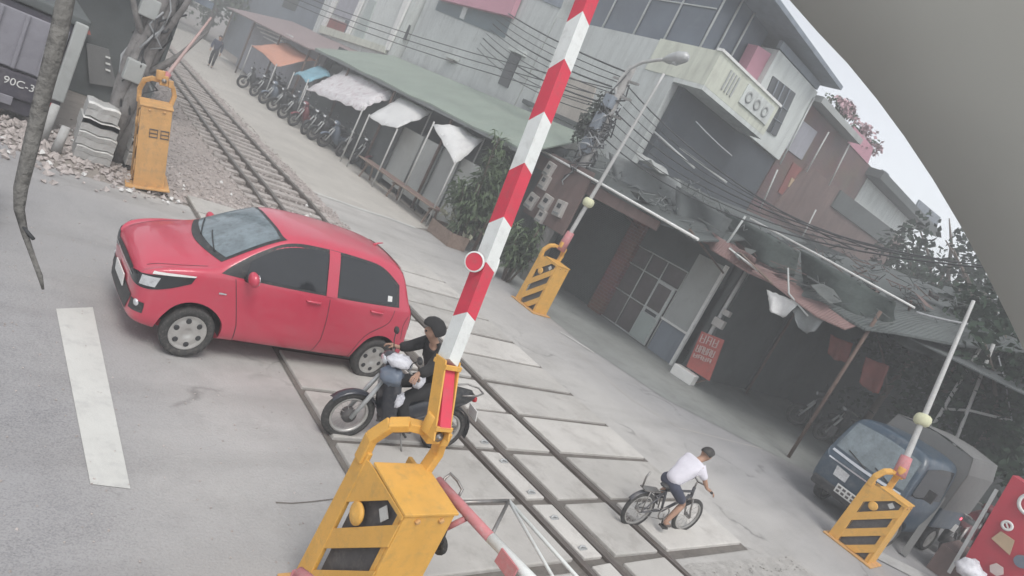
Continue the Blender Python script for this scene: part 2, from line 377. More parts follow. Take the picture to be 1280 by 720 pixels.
flat('road', [(-60, -30), (60, -30), (60, 13.3), (10.2, 15.35), (6.9, 15.2), (6.7, 11.4), (3.4, 10.9), (1.2, 10.9), (-0.6, 12.6), (-1.2, 15), (-3, 60), (-60, 60)], -0.004, M['road'])
flat('trackside_path', [(6.95, 15.2), (10.2, 15.35), (11.2, 16), (12.4, 40), (14.5, 70), (9.2, 70), (7.55, 34), (7.0, 22)], 0.0, M['path'])
flat('ballast_bed', [(6.72, 11.4), (6.95, 15.2), (7.0, 22), (7.55, 34), (9.2, 70), (3.5, 70), (2.9, 34), (2.3, 14), (2.6, 11.2), (3.4, 10.9)], 0.002, M['ballast'])
flat('ballast_apron', [(3.0, -6), (10, -6), (9.3, 2.55), (6.8, 2.66), (3.6, 2.2), (2.6, 1.9)], 0.002, M['grit'])
flat('track_bed', [(3.12, 2.74), (4.9, 2.74), (4.9, 0.2), (6.5, 0.2), (6.62, 2.74), (8.36, 2.74), (8.36, 11.45), (3.12, 11.45)], 0.006, M['groove'])
flat('shop_apron', [(11.6, 14.1), (11.3, 9.0), (11.9, 6.8), (13.2, 5.5), (14.6, 4.3), (16, 3.8), (40, 3.8), (40, 16), (11.6, 16)], 0.003, M['apron'])
flat('stop_line', [G(70, 386)[:2], G(116, 384)[:2], G(163, 611)[:2], G(113, 605)[:2]], 0.001, M['road_paint'])
strip('road_edge_line', [G(*p)[:2] for p in ((392, 240), (420, 250), (450, 261), (485, 272), (520, 285))], 0.16, 0.004, M['road_paint'])
strip('kerb_paint', [G(*p)[:2] for p in ((700, 415), (715, 424), (728, 432), (742, 441))], 0.10, 0.008, M['road_paint'])
strip('road_crack', [G(*p)[:2] for p in ((345, 628), (365, 629), (390, 627), (415, 624), (440, 625))], 0.016, 0.0, M['groove'])
strip('road_patch_seam', [G(*p)[:2] for p in ((660, 395), (720, 440), (790, 500), (850, 535), (930, 555), (1010, 575))], 0.02, 0.0, M['path'])
# rails
RX = [(-6, 6.95), (2.5, 6.54), (3.56, 6.39), (4.8, 6.27), (6.2, 6.16), (8.5, 6.15), (13.1, 6.17), (17.2, 6.26), (25.9, 6.57), (31, 6.8), (70, 8.4)]
def lerp(tab, t):
    for (a, b), (c, d) in zip(tab, tab[1:]):
        if t <= c: return b+(d-b)*(t-a)/(c-a)
    return tab[-1][1]
def rail_x(Y): return sum(lerp(RX, Y+k) for k in (-1.2, -0.6, 0, .6, 1.2))/5
def gauge(Y): return lerp([(-6, 1.44), (4, 1.40), (14, 1.40), (22, 1.26), (32, 1.2), (70, 1.2)], Y)
def rail_z(Y): return lerp([(-6, 0.12), (-1.0, 0.12), (0.0, 0.045), (11.5, 0.045), (13.5, 0.13), (70, 0.13)], Y)
def make_rail(off, label):
    mb = MB(); rows = []
    Y = -4.0
    prof = [(-0.06, -0.16), (-0.06, -0.145), (-0.012, -0.12), (-0.012, -0.045), (-0.036, -0.035), (-0.036, -0.004), (-0.03, 0), (0.03, 0), (0.036, -0.004), (0.036, -0.035), (0.012, -0.045), (0.012, -0.12), (0.06, -0.145), (0.06, -0.16)]
    while Y < 66:
        x = rail_x(Y)-off*gauge(Y); z = rail_z(Y); rows.append([V(x+a, Y, z+b) for a, b in prof]); Y += 0.5 if Y < 20 else 2
    n = len(prof)
    vs_ = [p for r in rows for p in r]
    fs = [(i*n+j, i*n+(j+1) % n, (i+1)*n+(j+1) % n, (i+1)*n+j) for i in range(len(rows)-1) for j in range(n)]
    mb.add(vs_, fs, False)
    return tag(mb.build('railway_rail', M['rail_top']), label, 'rail')
make_rail(0.0, 'single steel rail running past the wheels of the small bicycle')
make_rail(1.0, 'outer of the two close rails, nearer the stop line side of the crossing')
make_rail(0.70, 'inner of the two close rails, with the clips along its foot')
# sleepers
def sleeper(Y):
    mb = MB(); xr = rail_x(Y); g = gauge(Y)
    xa, xb = xr-g-0.30, xr+0.30
    mb.box(((xa+xb)/2, 0, 0), (xb-xa, 0.19, 0.12))
    return mb
sl = None; k = 0; Y = 12.1
while Y < 46:
    if sl is None:
        mb = sleeper(Y); sl = mb.build('sleeper', M['sleeper'], None, 0.015); sl.location = (0, Y, 0.0)
        base_x = rail_x(Y); o = sl
    else:
        o = sl.copy(); col.objects.link(o); o.location = (rail_x(Y)-base_x+random.uniform(-.02, .02), Y, random.uniform(-.012, .012)); o.rotation_euler.z = random.uniform(-.02, .02)
    tag(o, 'weathered sleeper half sunk in ballast under the rails beyond the crossing', 'sleeper', 'sleepers under the far track')
    Y += 0.58
# concrete slabs of the crossing
def slabmat():
    m = M['conc']; N = m.node_tree.nodes; L = m.node_tree.links; b = N['Principled BSDF']
    src = b.inputs['Base Color'].links[0].from_socket
    oi = N.new('ShaderNodeObjectInfo'); mr = N.new('ShaderNodeMapRange'); mr.inputs['To Min'].default_value = 0.86; mr.inputs['To Max'].default_value = 1.08; L.new(oi.outputs['Random'], mr.inputs['Value'])
    h = N.new('ShaderNodeHueSaturation'); L.new(src, h.inputs['Color']); L.new(mr.outputs[0], h.inputs['Value']); L.new(h.outputs[0], b.inputs['Base Color'])
slabmat()
S0, SP = 2.80, 0.869
def slab(xa, xb, ya, yb, where):
    mb = MB(); j = lambda: random.uniform(-.012, .012)
    zt = 0.040+random.uniform(-.007, .007)
    a, b_, c, d = (xa(ya)+j(), ya+j()), (xb(ya)+j(), ya+j()), (xb(yb)+j(), yb+j()), (xa(yb)+j(), yb+j())
    mb.hexa([V(*a, -0.05), V(*b_, -0.05), V(*c, -0.05), V(*d, -0.05), V(*a, zt), V(*b_, zt+j()*.4), V(*c, zt), V(*d, zt+j()*.4)])
    o = mb.build('crossing_slab', M['conc'], None, 0.012)
    tag(o, where, 'concrete slab', 'concrete slabs paving the level crossing')
for i in range(10):
    ya, yb = S0+i*SP+0.04+random.uniform(0, .012), S0+(i+1)*SP-0.04-random.uniform(0, .012)
    slab(lambda y: rail_x(y)+0.13, lambda y: 8.30, ya, yb, 'pale concrete crossing slab on the shop side of the single rail')
    slab(lambda y: rail_x(y)-0.70*gauge(y)+0.16, lambda y: rail_x(y)-0.09, ya, yb, 'pale concrete crossing slab between the rails')
    slab(lambda y: 3.18, lambda y: rail_x(y)-gauge(y)-0.09, ya, yb, 'pale concrete crossing slab on the stop line side of the track')
    slab(lambda y: rail_x(y)-gauge(y)+0.08, lambda y: rail_x(y)-0.70*gauge(y)-0.06, ya, yb, 'narrow concrete filler between the two close rails')
for i in (-1, -2, -3):
    ya, yb = S0+i*SP+0.04, S0+(i+1)*SP-0.04
    slab(lambda y: rail_x(y)-0.70*gauge(y)+0.16, lambda y: rail_x(y)-0.09, ya, yb, 'pale concrete crossing slab between the rails')
    slab(lambda y: rail_x(y)-gauge(y)+0.08, lambda y: rail_x(y)-0.70*gauge(y)-0.06, ya, yb, 'narrow concrete filler between the two close rails')
# rail clips
clip = None
for q in ((603, 557), (627, 581), (661, 620), (725, 690), (690, 652)):
    p = G(*q)
    if clip is None:
        mb = MB(); mb.box((0, 0, 0.02), (0.10, 0.05, 0.03)); mb.tube([V(-.05, 0, .03), V(-.02, .01, .055), V(.03, 0, .05), (.06, -.01, .03)], 0.011, 6)
        clip = mb.build('rail_clip', M['grey_metal']); o = clip
    else: o = clip.copy(); col.objects.link(o)
    o.location = (p.x, p.y, 0.012); tag(o, 'pale steel clip on the foot of the inner close rail', 'rail clip', 'rail clips')
# loose stones
def stones(name, n, place, smin, smax, mat, seed):
    rnd = random.Random(seed); mb = MB()
    for _ in range(n):
        x, y, z = place(rnd); r = rnd.uniform(smin, smax)
        d = [V(rnd.uniform(.6, 1), 0, 0), V(0, rnd.uniform(.6, 1), 0), V(-rnd.uniform(.6, 1), 0, 0), V(0, -rnd.uniform(.6, 1), 0), V(rnd.uniform(-.3, .3), rnd.uniform(-.3, .3), rnd.uniform(.5, .9)), V(0, 0, -.5)]
        R = Euler((rnd.uniform(-.5, .5), rnd.uniform(-.5, .5), rnd.uniform(0, 6.3))).to_matrix()
        mb.add([V(x, y, z)+R @ (q*r) for q in d], [(0, 1, 4), (1, 2, 4), (2, 3, 4), (3, 0, 4), (1, 0, 5), (2, 1, 5), (3, 2, 5), (0, 3, 5)])
    return tag(mb.build(name, mat, None, 0, False), kind='stuff')
def pl_far(r):
    y = 11.4+(r.random()**1.6)*26; return (r.uniform(2.2+max(0, (y-12))*.03, 6.9+max(0, y-12)*.03), y, 0.01)
stones('ballast_gravel', 8500, pl_far, 0.02, 0.055, M['stone'], 3)
M['oily'] = pm('oily_ballast', (0.19, 0.165, 0.15), 0.95, 0, 0.3, 9, (0.09, 0.06, 0.055), 0.6, 1.0, 18, 0.2, world_space=True)
flat('oily_ballast_strip', [(4.5, 11.5), (6.5, 11.5), (6.6, 20), (7.2, 34), (8.2, 55), (6.6, 55), (5.4, 34), (4.7, 20)], 0.006, M['oily'])
stones('roadside_gravel', 3200, lambda r: (r.uniform(2.7, 9.2), r.uniform(-1, 2.6)-0.25*r.random(), 0.01), 0.008, 0.022, M['grit'], 4)
stones('scattered_pebbles', 900, lambda r: (r.uniform(-1, 4), r.uniform(1.5, 9)*1.0, 0.0), 0.004, 0.013, M['stone'], 5)
stones('rubble', 900, lambda r: (r.gauss(1.6, .8), r.gauss(12.0, 0.7), 0.01), 0.02, 0.09, M['stone'], 6)
stones('litter', 70, lambda r: (r.uniform(0.2, 6.5), r.uniform(10.6, 13.5), 0.03), 0.02, 0.06, M['white_edge'], 8)
# grass tufts at the foot of the near barrier
def grass(name, n, place, h, mat, seed):
    rnd = random.Random(seed); mb = MB()
    for _ in range(n):
        x, y = place(rnd); a = rnd.uniform(0, 6.3); l = h*rnd.uniform(.5, 1.2); b = V(x, y, 0); t = V(math.cos(a)*l*.5, math.sin(a)*l*.5, l); s_ = V(-math.sin(a), math.cos(a), 0)*0.006
        mb.add([b-s_, b+s_, b+t*.6+s_*.7, b+t*.6-s_*.7, b+t-V(0, 0, l*.15)], [(0, 1, 2, 3), (3, 2, 4)])
    return tag(mb.build(name, mat, None, 0, False), kind='stuff')
M['grass'] = pm('dry_grass', (0.11, 0.125, 0.05), 0.8, 0, 0.4, 6)
grass('grass', 900, lambda r: (r.gauss(3.3, .45), r.gauss(1.85, .25)), 0.09, M['grass'], 11)
# ================================================================== BARRIER MACHINES
M['panel_white'] = pm('dirty_white_tag', (0.5, 0.5, 0.48), 0.6, 0, 0.1, 10, DUST, 0.4)
M['dark_steel'] = pm('dark_steel', (0.10, 0.095, 0.095), 0.7, 0.2, 0.2, 6, DUST, 0.3)
def barrier(label, loc, rz=0.0, s=1.0, kind='band', paint='yellow', arm=None, arm_dir=None, arm_len=4.5, rot=None):
    """motor cabinet with a flared side frame, an arched yoke on top and an arm; local -Y is the front cover"""
    P = M[paint]
    root = thing('barrier_gate', label, 'barrier', loc, rz, None, rot)
    root.scale = (s, s, s)
    c = MB(); c.box((.18, .012, .55), (.36, .024, 1.06)); c.box((.352, .22, .55), (.016, .39, 1.06)); c.box((.008, .045, .55), (.016, .04, 1.06)); c.build('front_cover', P, root, .006)
    lid = MB(); lid.hexa([V(-.014, -.012, 1.082), V(.372, -.012, 1.082), V(.372, .43, 1.098), V(-.014, .43, 1.098), V(-.014, -.012, 1.10), V(.372, -.012, 1.10), V(.372, .43, 1.118), V(-.014, .43, 1.118)])
    lid.build('lid', P, root, .004)
    bo = None
    for x in (.10, .27):
        if bo is None:
            b = MB(); b.lathe((0, 0, 0), (0, -1, 0), [(.018, 0), (.018, .012), (.010, .018)], 6, False); bo = b.build('bolt', M['yellow_old'], root); o = bo
        else: o = copy_tree(bo, root)
        o.location = (x, -.001, 1.045)
    # yoke over the top
    ar = MB(); pts = [V(-.01, .565, 1.04), V(-.015, .555, 1.20), V(.03, .50, 1.335), V(.11, .44, 1.385), V(.26, .40, 1.385), V(.36, .40, 1.33), V(.392, .41, 1.22), V(.352, .40, 1.06)]
    for a, b in zip(pts, pts[1:]): ar.bar(a-(b-a)*.06, b+(b-a)*.06, .055, .085, (0, 1, 0))
    ar.build('yoke', P, root, .008)
    lug = MB(); lug.box((.245, .375, 1.40), (.10, .11, .13)); lug.box((.33, .36, 1.37), (.06, .09, .09)); lug.lathe((.20, .36, 1.46), (0, 0, 1), [(.055, -.06), (.055, .06)], 12)
    lg = lug.build('pivot_bracket', P, root, .008)
    nb = MB(); nb.lathe((.245, .315, 1.40), (0, -1, 0), [(.03, 0), (.03, .018), (.014, .018), (.014, .03)], 12); nb.build('pivot_bolt', M['steel'], lg)
    # side frame: upright leg and slanting plates
    lf = MB(); lf.hexa([V(-.02, .50, .02), V(.012, .50, .02), V(.012, .66, .02), V(-.02, .66, .02), V(-.02, .50, 1.12), V(.012, .50, 1.12), V(.012, .61, 1.12), V(-.02, .61, 1.12)]); lf.build('side_frame', P, root, .006)
    lf = MB(); lf.box((.35, .52, .54), (.03, .10, 1.06)); lf.build('side_frame', P, root, .006)
    def plate(poly):
        m_ = MB(); m_.prism([V(-.016, y, z) for y, z in poly], V(.012, 0, 0)); m_.build('frame_plate', P, root, .003)
    plate([(.0, 1.05), (.0, 1.08), (.42, 1.09), (.51, 1.08), (.51, .76), (.17, 1.05)])
    for z0 in (.87, .55, .23):
        lo, hi = z0, z0+.155
        if lo-.45 > 0: plate([(.0, lo), (.0, hi), (.505, hi-.46), (.505, lo-.46)])
        else: plate([(.0, lo), (.0, hi), (min(.505, (hi-.03)/.91), max(hi-.46, .03)), (min(.505, (lo-.03)/.91), .03)])
    # motor inside
    mo = MB(); mo.box((.18, .265, .53), (.30, .455, 1.0)); mo.build('motor_housing', M['dark_steel'], root, .01)
    hw = MB(); hw.lathe((-.004, .36, .80), (-1, 0, 0), [(.062, 0), (.070, .008), (.070, .022), (.05, .03), (.0, .03)], 20); hw.build('end_cap', P, root)
    lb = MB(); lb.box((.004, .17, .955), (.006, .075, .075), (.6, 0, 0)); lb.build('tag_plate', M['panel_white'], root)
    ft = MB(); ft.box((.17, .32, .012), (.52, .80, .024)); ft.build('base_plate', M['yellow_old'], root, .004)
    return root
def arm_pole(root, p0, p1, radius, tip=True, joint=None, mat='pole_grey'):
    """thin arm given in world coordinates, parented to the machine"""
    Mi = root.matrix_basis.inverted()
    a, b = Mi @ Vector(p0), Mi @ Vector(p1); d = (b-a)
    s = root.scale[0]
    t = MB(); n = 14; pts = [a+d*k/n for k in range(n+1)]
    t.tube(pts, [radius/s*(1-.45*k/n) for k in range(n+1)], 8)
    am = t.build('arm', M[mat], root)
    h = MB(); h.tube([a-d*.02, a+d*.09], [radius*2.0/s, radius*1.7/s], 8); h.build('arm_holder', M['faded_red'], root)
    if joint:
        j = MB(); q = a+d*joint; j.lathe(q, d, [(radius*1.6/s, -.09), (radius*2.3/s, -.06), (radius*2.6/s, 0), (radius*2.3/s, .06), (radius*1.6/s, .09)], 10); j.build('joint_sleeve', M['joint'], am)
    return am
M['joint'] = pm('pale_yellow_sleeve', (0.62, 0.62, 0.42), 0.6, 0, 0.1, 8)
M['pink_pole'] = pm('bleached_pink_paint', (0.46, 0.33, 0.31), 0.7, 0, 0.15, 8, DUST, 0.5)
# --- the near machine
B1 = barrier('large yellow barrier cabinet in front holding the thick red and white arm', (2.25, 2.30, 0))
p0 = V(2.475, 2.60, 1.42)
def ray_on_plane_x(px, py, X): return FX(px, py, X)
cA = ray_on_plane_x(536, 512, 2.475); cB = ray_on_plane_x(733, 2, 2.475)
adir = (cB-cA).normalized()
loc0 = lambda p: B1.matrix_basis.inverted() @ Vector(p)
marks = [(545, 446), (568, 391), (597, 334), (618, 279), (645, 214), (669, 152), (696, 88), (722, 30), (744, -28), (768, -85), (790, -140)]
pts = []
for q in marks:
    pt = ray_on_plane_x(q[0], q[1], 2.475); t = (pt-cA).dot(adir); pts.append(cA+adir*t)
sidev = V(1, 0, 0); upv = adir.cross(sidev).normalized()
def arm_seg(a, b, w, h):
    sl = adir*.055
    p = []
    for q, s_ in ((a, 1), (b, 1)):
        p += [q-sidev*w/2-upv*h/2+sl, q+sidev*w/2-upv*h/2+sl*.2, q+sidev*w/2+upv*h/2-sl, q-sidev*w/2+upv*h/2-sl*.2]
    return [loc0(x) for x in p]
white = MB(); red = MB()
for k in range(len(pts)-1):
    p = arm_seg(pts[k], pts[k+1], .085, .115-.002*k)
    (white if k % 2 == 0 else red).add(p, [(3, 2, 1, 0), (4, 5, 6, 7), (0, 1, 5, 4), (1, 2, 6, 5), (2, 3, 7, 6), (3, 0, 4, 7)])
wo = white.build('arm', M['white_paint'], B1); red.build('arm_stripe', M['red_paint'], wo)
ch = MB()
base, top = p0-adir*.02, pts[0]+adir*.04
for s_ in (-1, 1): ch.add([loc0(x) for x in sum([[q-upv*.055+sidev*s_*.054-sidev*.006, q-upv*.055+sidev*s_*.054+sidev*.006, q+upv*.055+sidev*s_*.054+sidev*.006, q+upv*.055+sidev*s_*.054-sidev*.006] for q in (base, top)], [])], [(3, 2, 1, 0), (4, 5, 6, 7), (0, 1, 5, 4), (1, 2, 6, 5), (2, 3, 7, 6), (3, 0, 4, 7)])
for t in (0.16, .92):
    q = base.lerp(top, t); ch.bar(loc0(q-sidev*.062-upv*.06), loc0(q+sidev*.062-upv*.06), .03, .02, upv); ch.bar(loc0(q-sidev*.062+upv*.06), loc0(q+sidev*.062+upv*.06), .03, .02, upv)
hold = ch.build('arm_holder', M['yellow'], B1, .004)
rc = MB(); rc.add([loc0(x) for x in sum([[q-sidev*.04-upv*.045, q+sidev*.04-upv*.045, q+sidev*.04+upv*.045, q-sidev*.04+upv*.045] for q in (base+adir*.08, pts[0]-adir*.002)], [])], [(3, 2, 1, 0), (4, 5, 6, 7), (0, 1, 5, 4), (1, 2, 6, 5), (2, 3, 7, 6), (3, 0, 4, 7)])
rc.build('arm_root', M['red_paint'], hold)
for s_ in (-1, 1):       # round reflectors either side of the arm
    q = pts[2]+adir*.03+sidev*s_*.0
    r_ = MB(); ax = (upv*.55+sidev*(.85 if s_ < 0 else -.85)).normalized(); c_ = loc0(q+sidev*s_*.082)
    r_.lathe(c_, ax, [(.056, -.006), (.056, .006)], 22, False); rf = r_.build('reflector', M['red_paint'], B1)
    g_ = MB(); g_.ring(c_, ax, [(.054, -.009), (.063, -.009), (.063, .009), (.054, .009)], 24); g_.build('reflector_ring', M['white_paint'], rf)
# --- far machines
B2 = barrier('yellow barrier cabinet across the track by the leafy bush, with a tall thin arm', G(667, 391), 0.0, 1.16, 'brace')
arm_pole(B2, B2.matrix_basis @ V(.245, .37, 1.42), AT(830, 92, 15.2), .055, joint=.27)
B3 = barrier('yellow barrier cabinet beside the gravel near the old utility pole', G(166, 233), math.radians(-6), 1.17, 'none', 'yellow_old', rot=(0, math.radians(-12), math.radians(-6)))
arm_pole(B3, B3.matrix_basis @ V(.245, .37, 1.42), AT(264, 22, 12.2), .030, mat='pink_pole')
B4 = barrier('orange yellow barrier cabinet with slanted side plates in front of the blue truck', G(1084, 706), 0.0, 1.0, 'slant')
arm_pole(B4, B4.matrix_basis @ V(.245, .37, 1.42), AT(1217, 376, 12.6), .05, joint=.30)
j2 = None
# --- the low hand gate beside the near machine
Gt = thing('swing_gate', 'faded red and white pipe gate lying level beside the large yellow cabinet', 'gate', (2.78, 2.0, 0))
def gl(px, py, z=1.0): return G(px, py, z)-Gt.location
t = MB(); a, b, c = gl(547, 601), gl(613, 672), gl(668, 728); e = c+(c-b)*3; t.tube([a, a.lerp(b, .5), b], .034, 12); t.build('main_rail', M['faded_red'], Gt)
t = MB(); t.tube([b, c, e], .034, 12); wr = t.build('main_rail', M['white_paint'], Gt); wr['label'] = 'white painted stretch of the main rail'
t = MB()
for k in (0.55, 1.3, 2.1):
    t = MB(); q = b+(c-b)*k; t.box(q+V(-.05, 0, -.02), (.012, .17, .10)); t.build('red_plate', M['faded_red'], Gt, .003)
t = MB(); p1, p2, p3 = gl(576, 628), gl(636, 626), gl(722, 722); t.tube([p1, p2], .013, 8); t.tube([p2, b+V(0, 0, 0)], .012, 8); t.build('cross_brace', M['steel'], Gt)
t = MB(); t.tube([p2, p3, p3+(p3-p2)*2], .013, 8); t.tube([p2, gl(694, 726), gl(694, 726)+(gl(694, 726)-p2)*1.5], .011, 8); t.build('side_rail', M['white_paint'], Gt)
t = MB(); t.tube([gl(553, 606), gl(556, 598, 1.03), gl(563, 592, 1.06), gl(572, 601, 1.06), gl(578, 612, 1.03), gl(573, 621)], .010, 7); t.build('handle', M['steel'], Gt)
t = MB(); t.tube([gl(558, 660, .85), gl(582, 648, .97)], .02, 8); t.build('bracket', M['faded_red'], Gt)
t = MB(); q = b+(c-b)*3.4; t.tube([q, V(q.x, q.y, 0)], .03, 8); t.build('leg', M['faded_red'], Gt)
t = MB(); q2 = p3+(p3-p2)*1.6; t.tube([q2, V(q2.x, q2.y, 0)], .02, 8); t.build('leg', M['faded_red'], Gt)
cw = gl(550, 681, .62); t = MB(); t.ring(cw, (1, 0, .1), [(.03, -.018), (.062, -.018), (.066, 0), (.062, .018), (.03, .018)], 18); t.lathe(cw, (1, 0, .1), [(.03, -.012), (.03, .012)], 12); t.tube([cw, gl(558, 660, .85)], .014, 6); t.build('caster_wheel', M['rubber'], Gt)
t = MB(); q = G(372, 716, .7); t.tube([q, q+V(-.02, -.05, -.7)], .03, 8); t.tube([q, q+V(.10, -.22, .03)], .035, 8)
tag(t.build('pipe_post', M['faded_red']), 'faded red pipe post just left of the large yellow cabinet', 'post')
# ================================================================== CARS
def subsurfed(mb, lv, name='tmp'):
    me = mb.mesh(name); o = bpy.data.objects.new(name, me); col.objects.link(o)
    s = o.modifiers.new('s', 'SUBSURF'); s.levels = lv; s.render_levels = lv
    return baked(o)
def loft(stations, lv=2, mat=None):
    """stations: (x, [(y,z) from bottom centre round the left side to top centre])"""
    mb = MB(); rows = []
    for x, half in stations:
        ring = [V(x, y, z) for y, z in half]+[V(x, -y, z) for y, z in half[-2:0:-1]]
        rows.append(ring)
    n = len(rows[0]); vs_ = [p for r in rows for p in r]
    fs = [(i*n+j, i*n+(j+1) % n, (i+1)*n+(j+1) % n, (i+1)*n+j) for i in range(len(rows)-1) for j in range(n)]
    fs += [tuple(range(n))[::-1], tuple((len(rows)-1)*n+k for k in range(n))]
    mb.add(vs_, fs, True)
    return subsurfed(mb, lv)
def cut(me, cutters):
    """boolean-subtract each cutter MB from mesh me; returns a new mesh"""
    for cmb in cutters:
        o = bpy.data.objects.new('t', me); col.objects.link(o)
        c = bpy.data.objects.new('c', cmb.mesh('c')); col.objects.link(c)
        b = o.modifiers.new('b', 'BOOLEAN'); b.object = c; b.operation = 'DIFFERENCE'; b.solver = 'EXACT'
        me = baked(o); bpy.data.objects.remove(c)
    return me
def smooth_by_angle(me, deg=35):
    bm = bmesh.new(); bm.from_mesh(me)
    for e in bm.edges:
        e.smooth = not (len(e.link_faces) == 2 and e.calc_face_angle(0) > math.radians(deg))
    for f in bm.faces: f.smooth = True
    bm.to_mesh(me); bm.free()
def bvh_of(me):
    bm = bmesh.new(); bm.from_mesh(me); t = BVHTree.FromBMesh(bm); bm.free(); return t
def interp(c, t):
    n = len(c)-1; k = min(int(t*n), n-1); f = t*n-k
    return Vector(c[k]).lerp(Vector(c[k+1]), f)
def catm(c, t):
    c = [Vector(p) for p in c]; n = len(c)-1; k = min(int(t*n), n-1); f = t*n-k
    p0, p1, p2, p3 = c[max(k-1, 0)], c[k], c[k+1], c[min(k+2, n)]
    return 0.5*((2*p1)+(p2-p0)*f+(2*p0-5*p1+4*p2-p3)*f*f+(3*p1-p0-3*p2+p3)*f**3)
def patch(bvh, lo, hi, direction, off, nu=14, nv=6, mb=None, curve=catm):
    """surface patch between curves lo and hi, cast along direction on to the body, standing off by off"""
    d = Vector(direction).normalized(); mb = mb or MB(); rows = []
    for j in range(nv+1):
        row = []
        for i in range(nu+1):
            p = curve(lo, i/nu).lerp(curve(hi, i/nu), j/nv)
            hit, nrm, _, _ = bvh.ray_cast(p-d*2.5, d)
            if hit is None: hit, nrm, _, _ = bvh.find_nearest(p)
            if nrm.dot(d) > 0: nrm = -nrm
            row.append(hit+nrm*off)
        rows.append(row)
    mb.sheet(rows, 0, True)
    return mb
def wheel_mesh(r, w):
    t = MB(); t.ring((0, 0, 0), (0, 1, 0), [(r*.70, -w*.42), (r*.9, -w*.5), (r*.97, -w*.42), (r, -w*.25), (r, w*.25), (r*.97, w*.42), (r*.9, w*.5), (r*.70, w*.42)], 36)
    rim = MB(); rim.lathe((0, 0, 0), (0, 1, 0), [(r*.71, -w*.3), (r*.72, w*.36), (r*.66, w*.40), (r*.60, w*.30), (r*.5, w*.34), (r*.2, w*.42), (r*.17, w*.36), (0.002, w*.36)], 32)
    hole = MB()
    for k in range(6):
        a = 2*PI*k/6+.3; c = V(math.cos(a)*r*.47, w*.345, math.sin(a)*r*.47)
        hole.lathe(c, (0, 1, 0), [(r*.105, -.03), (r*.105, .006), (r*.07, .010)], 10, False)
    return t, rim, hole
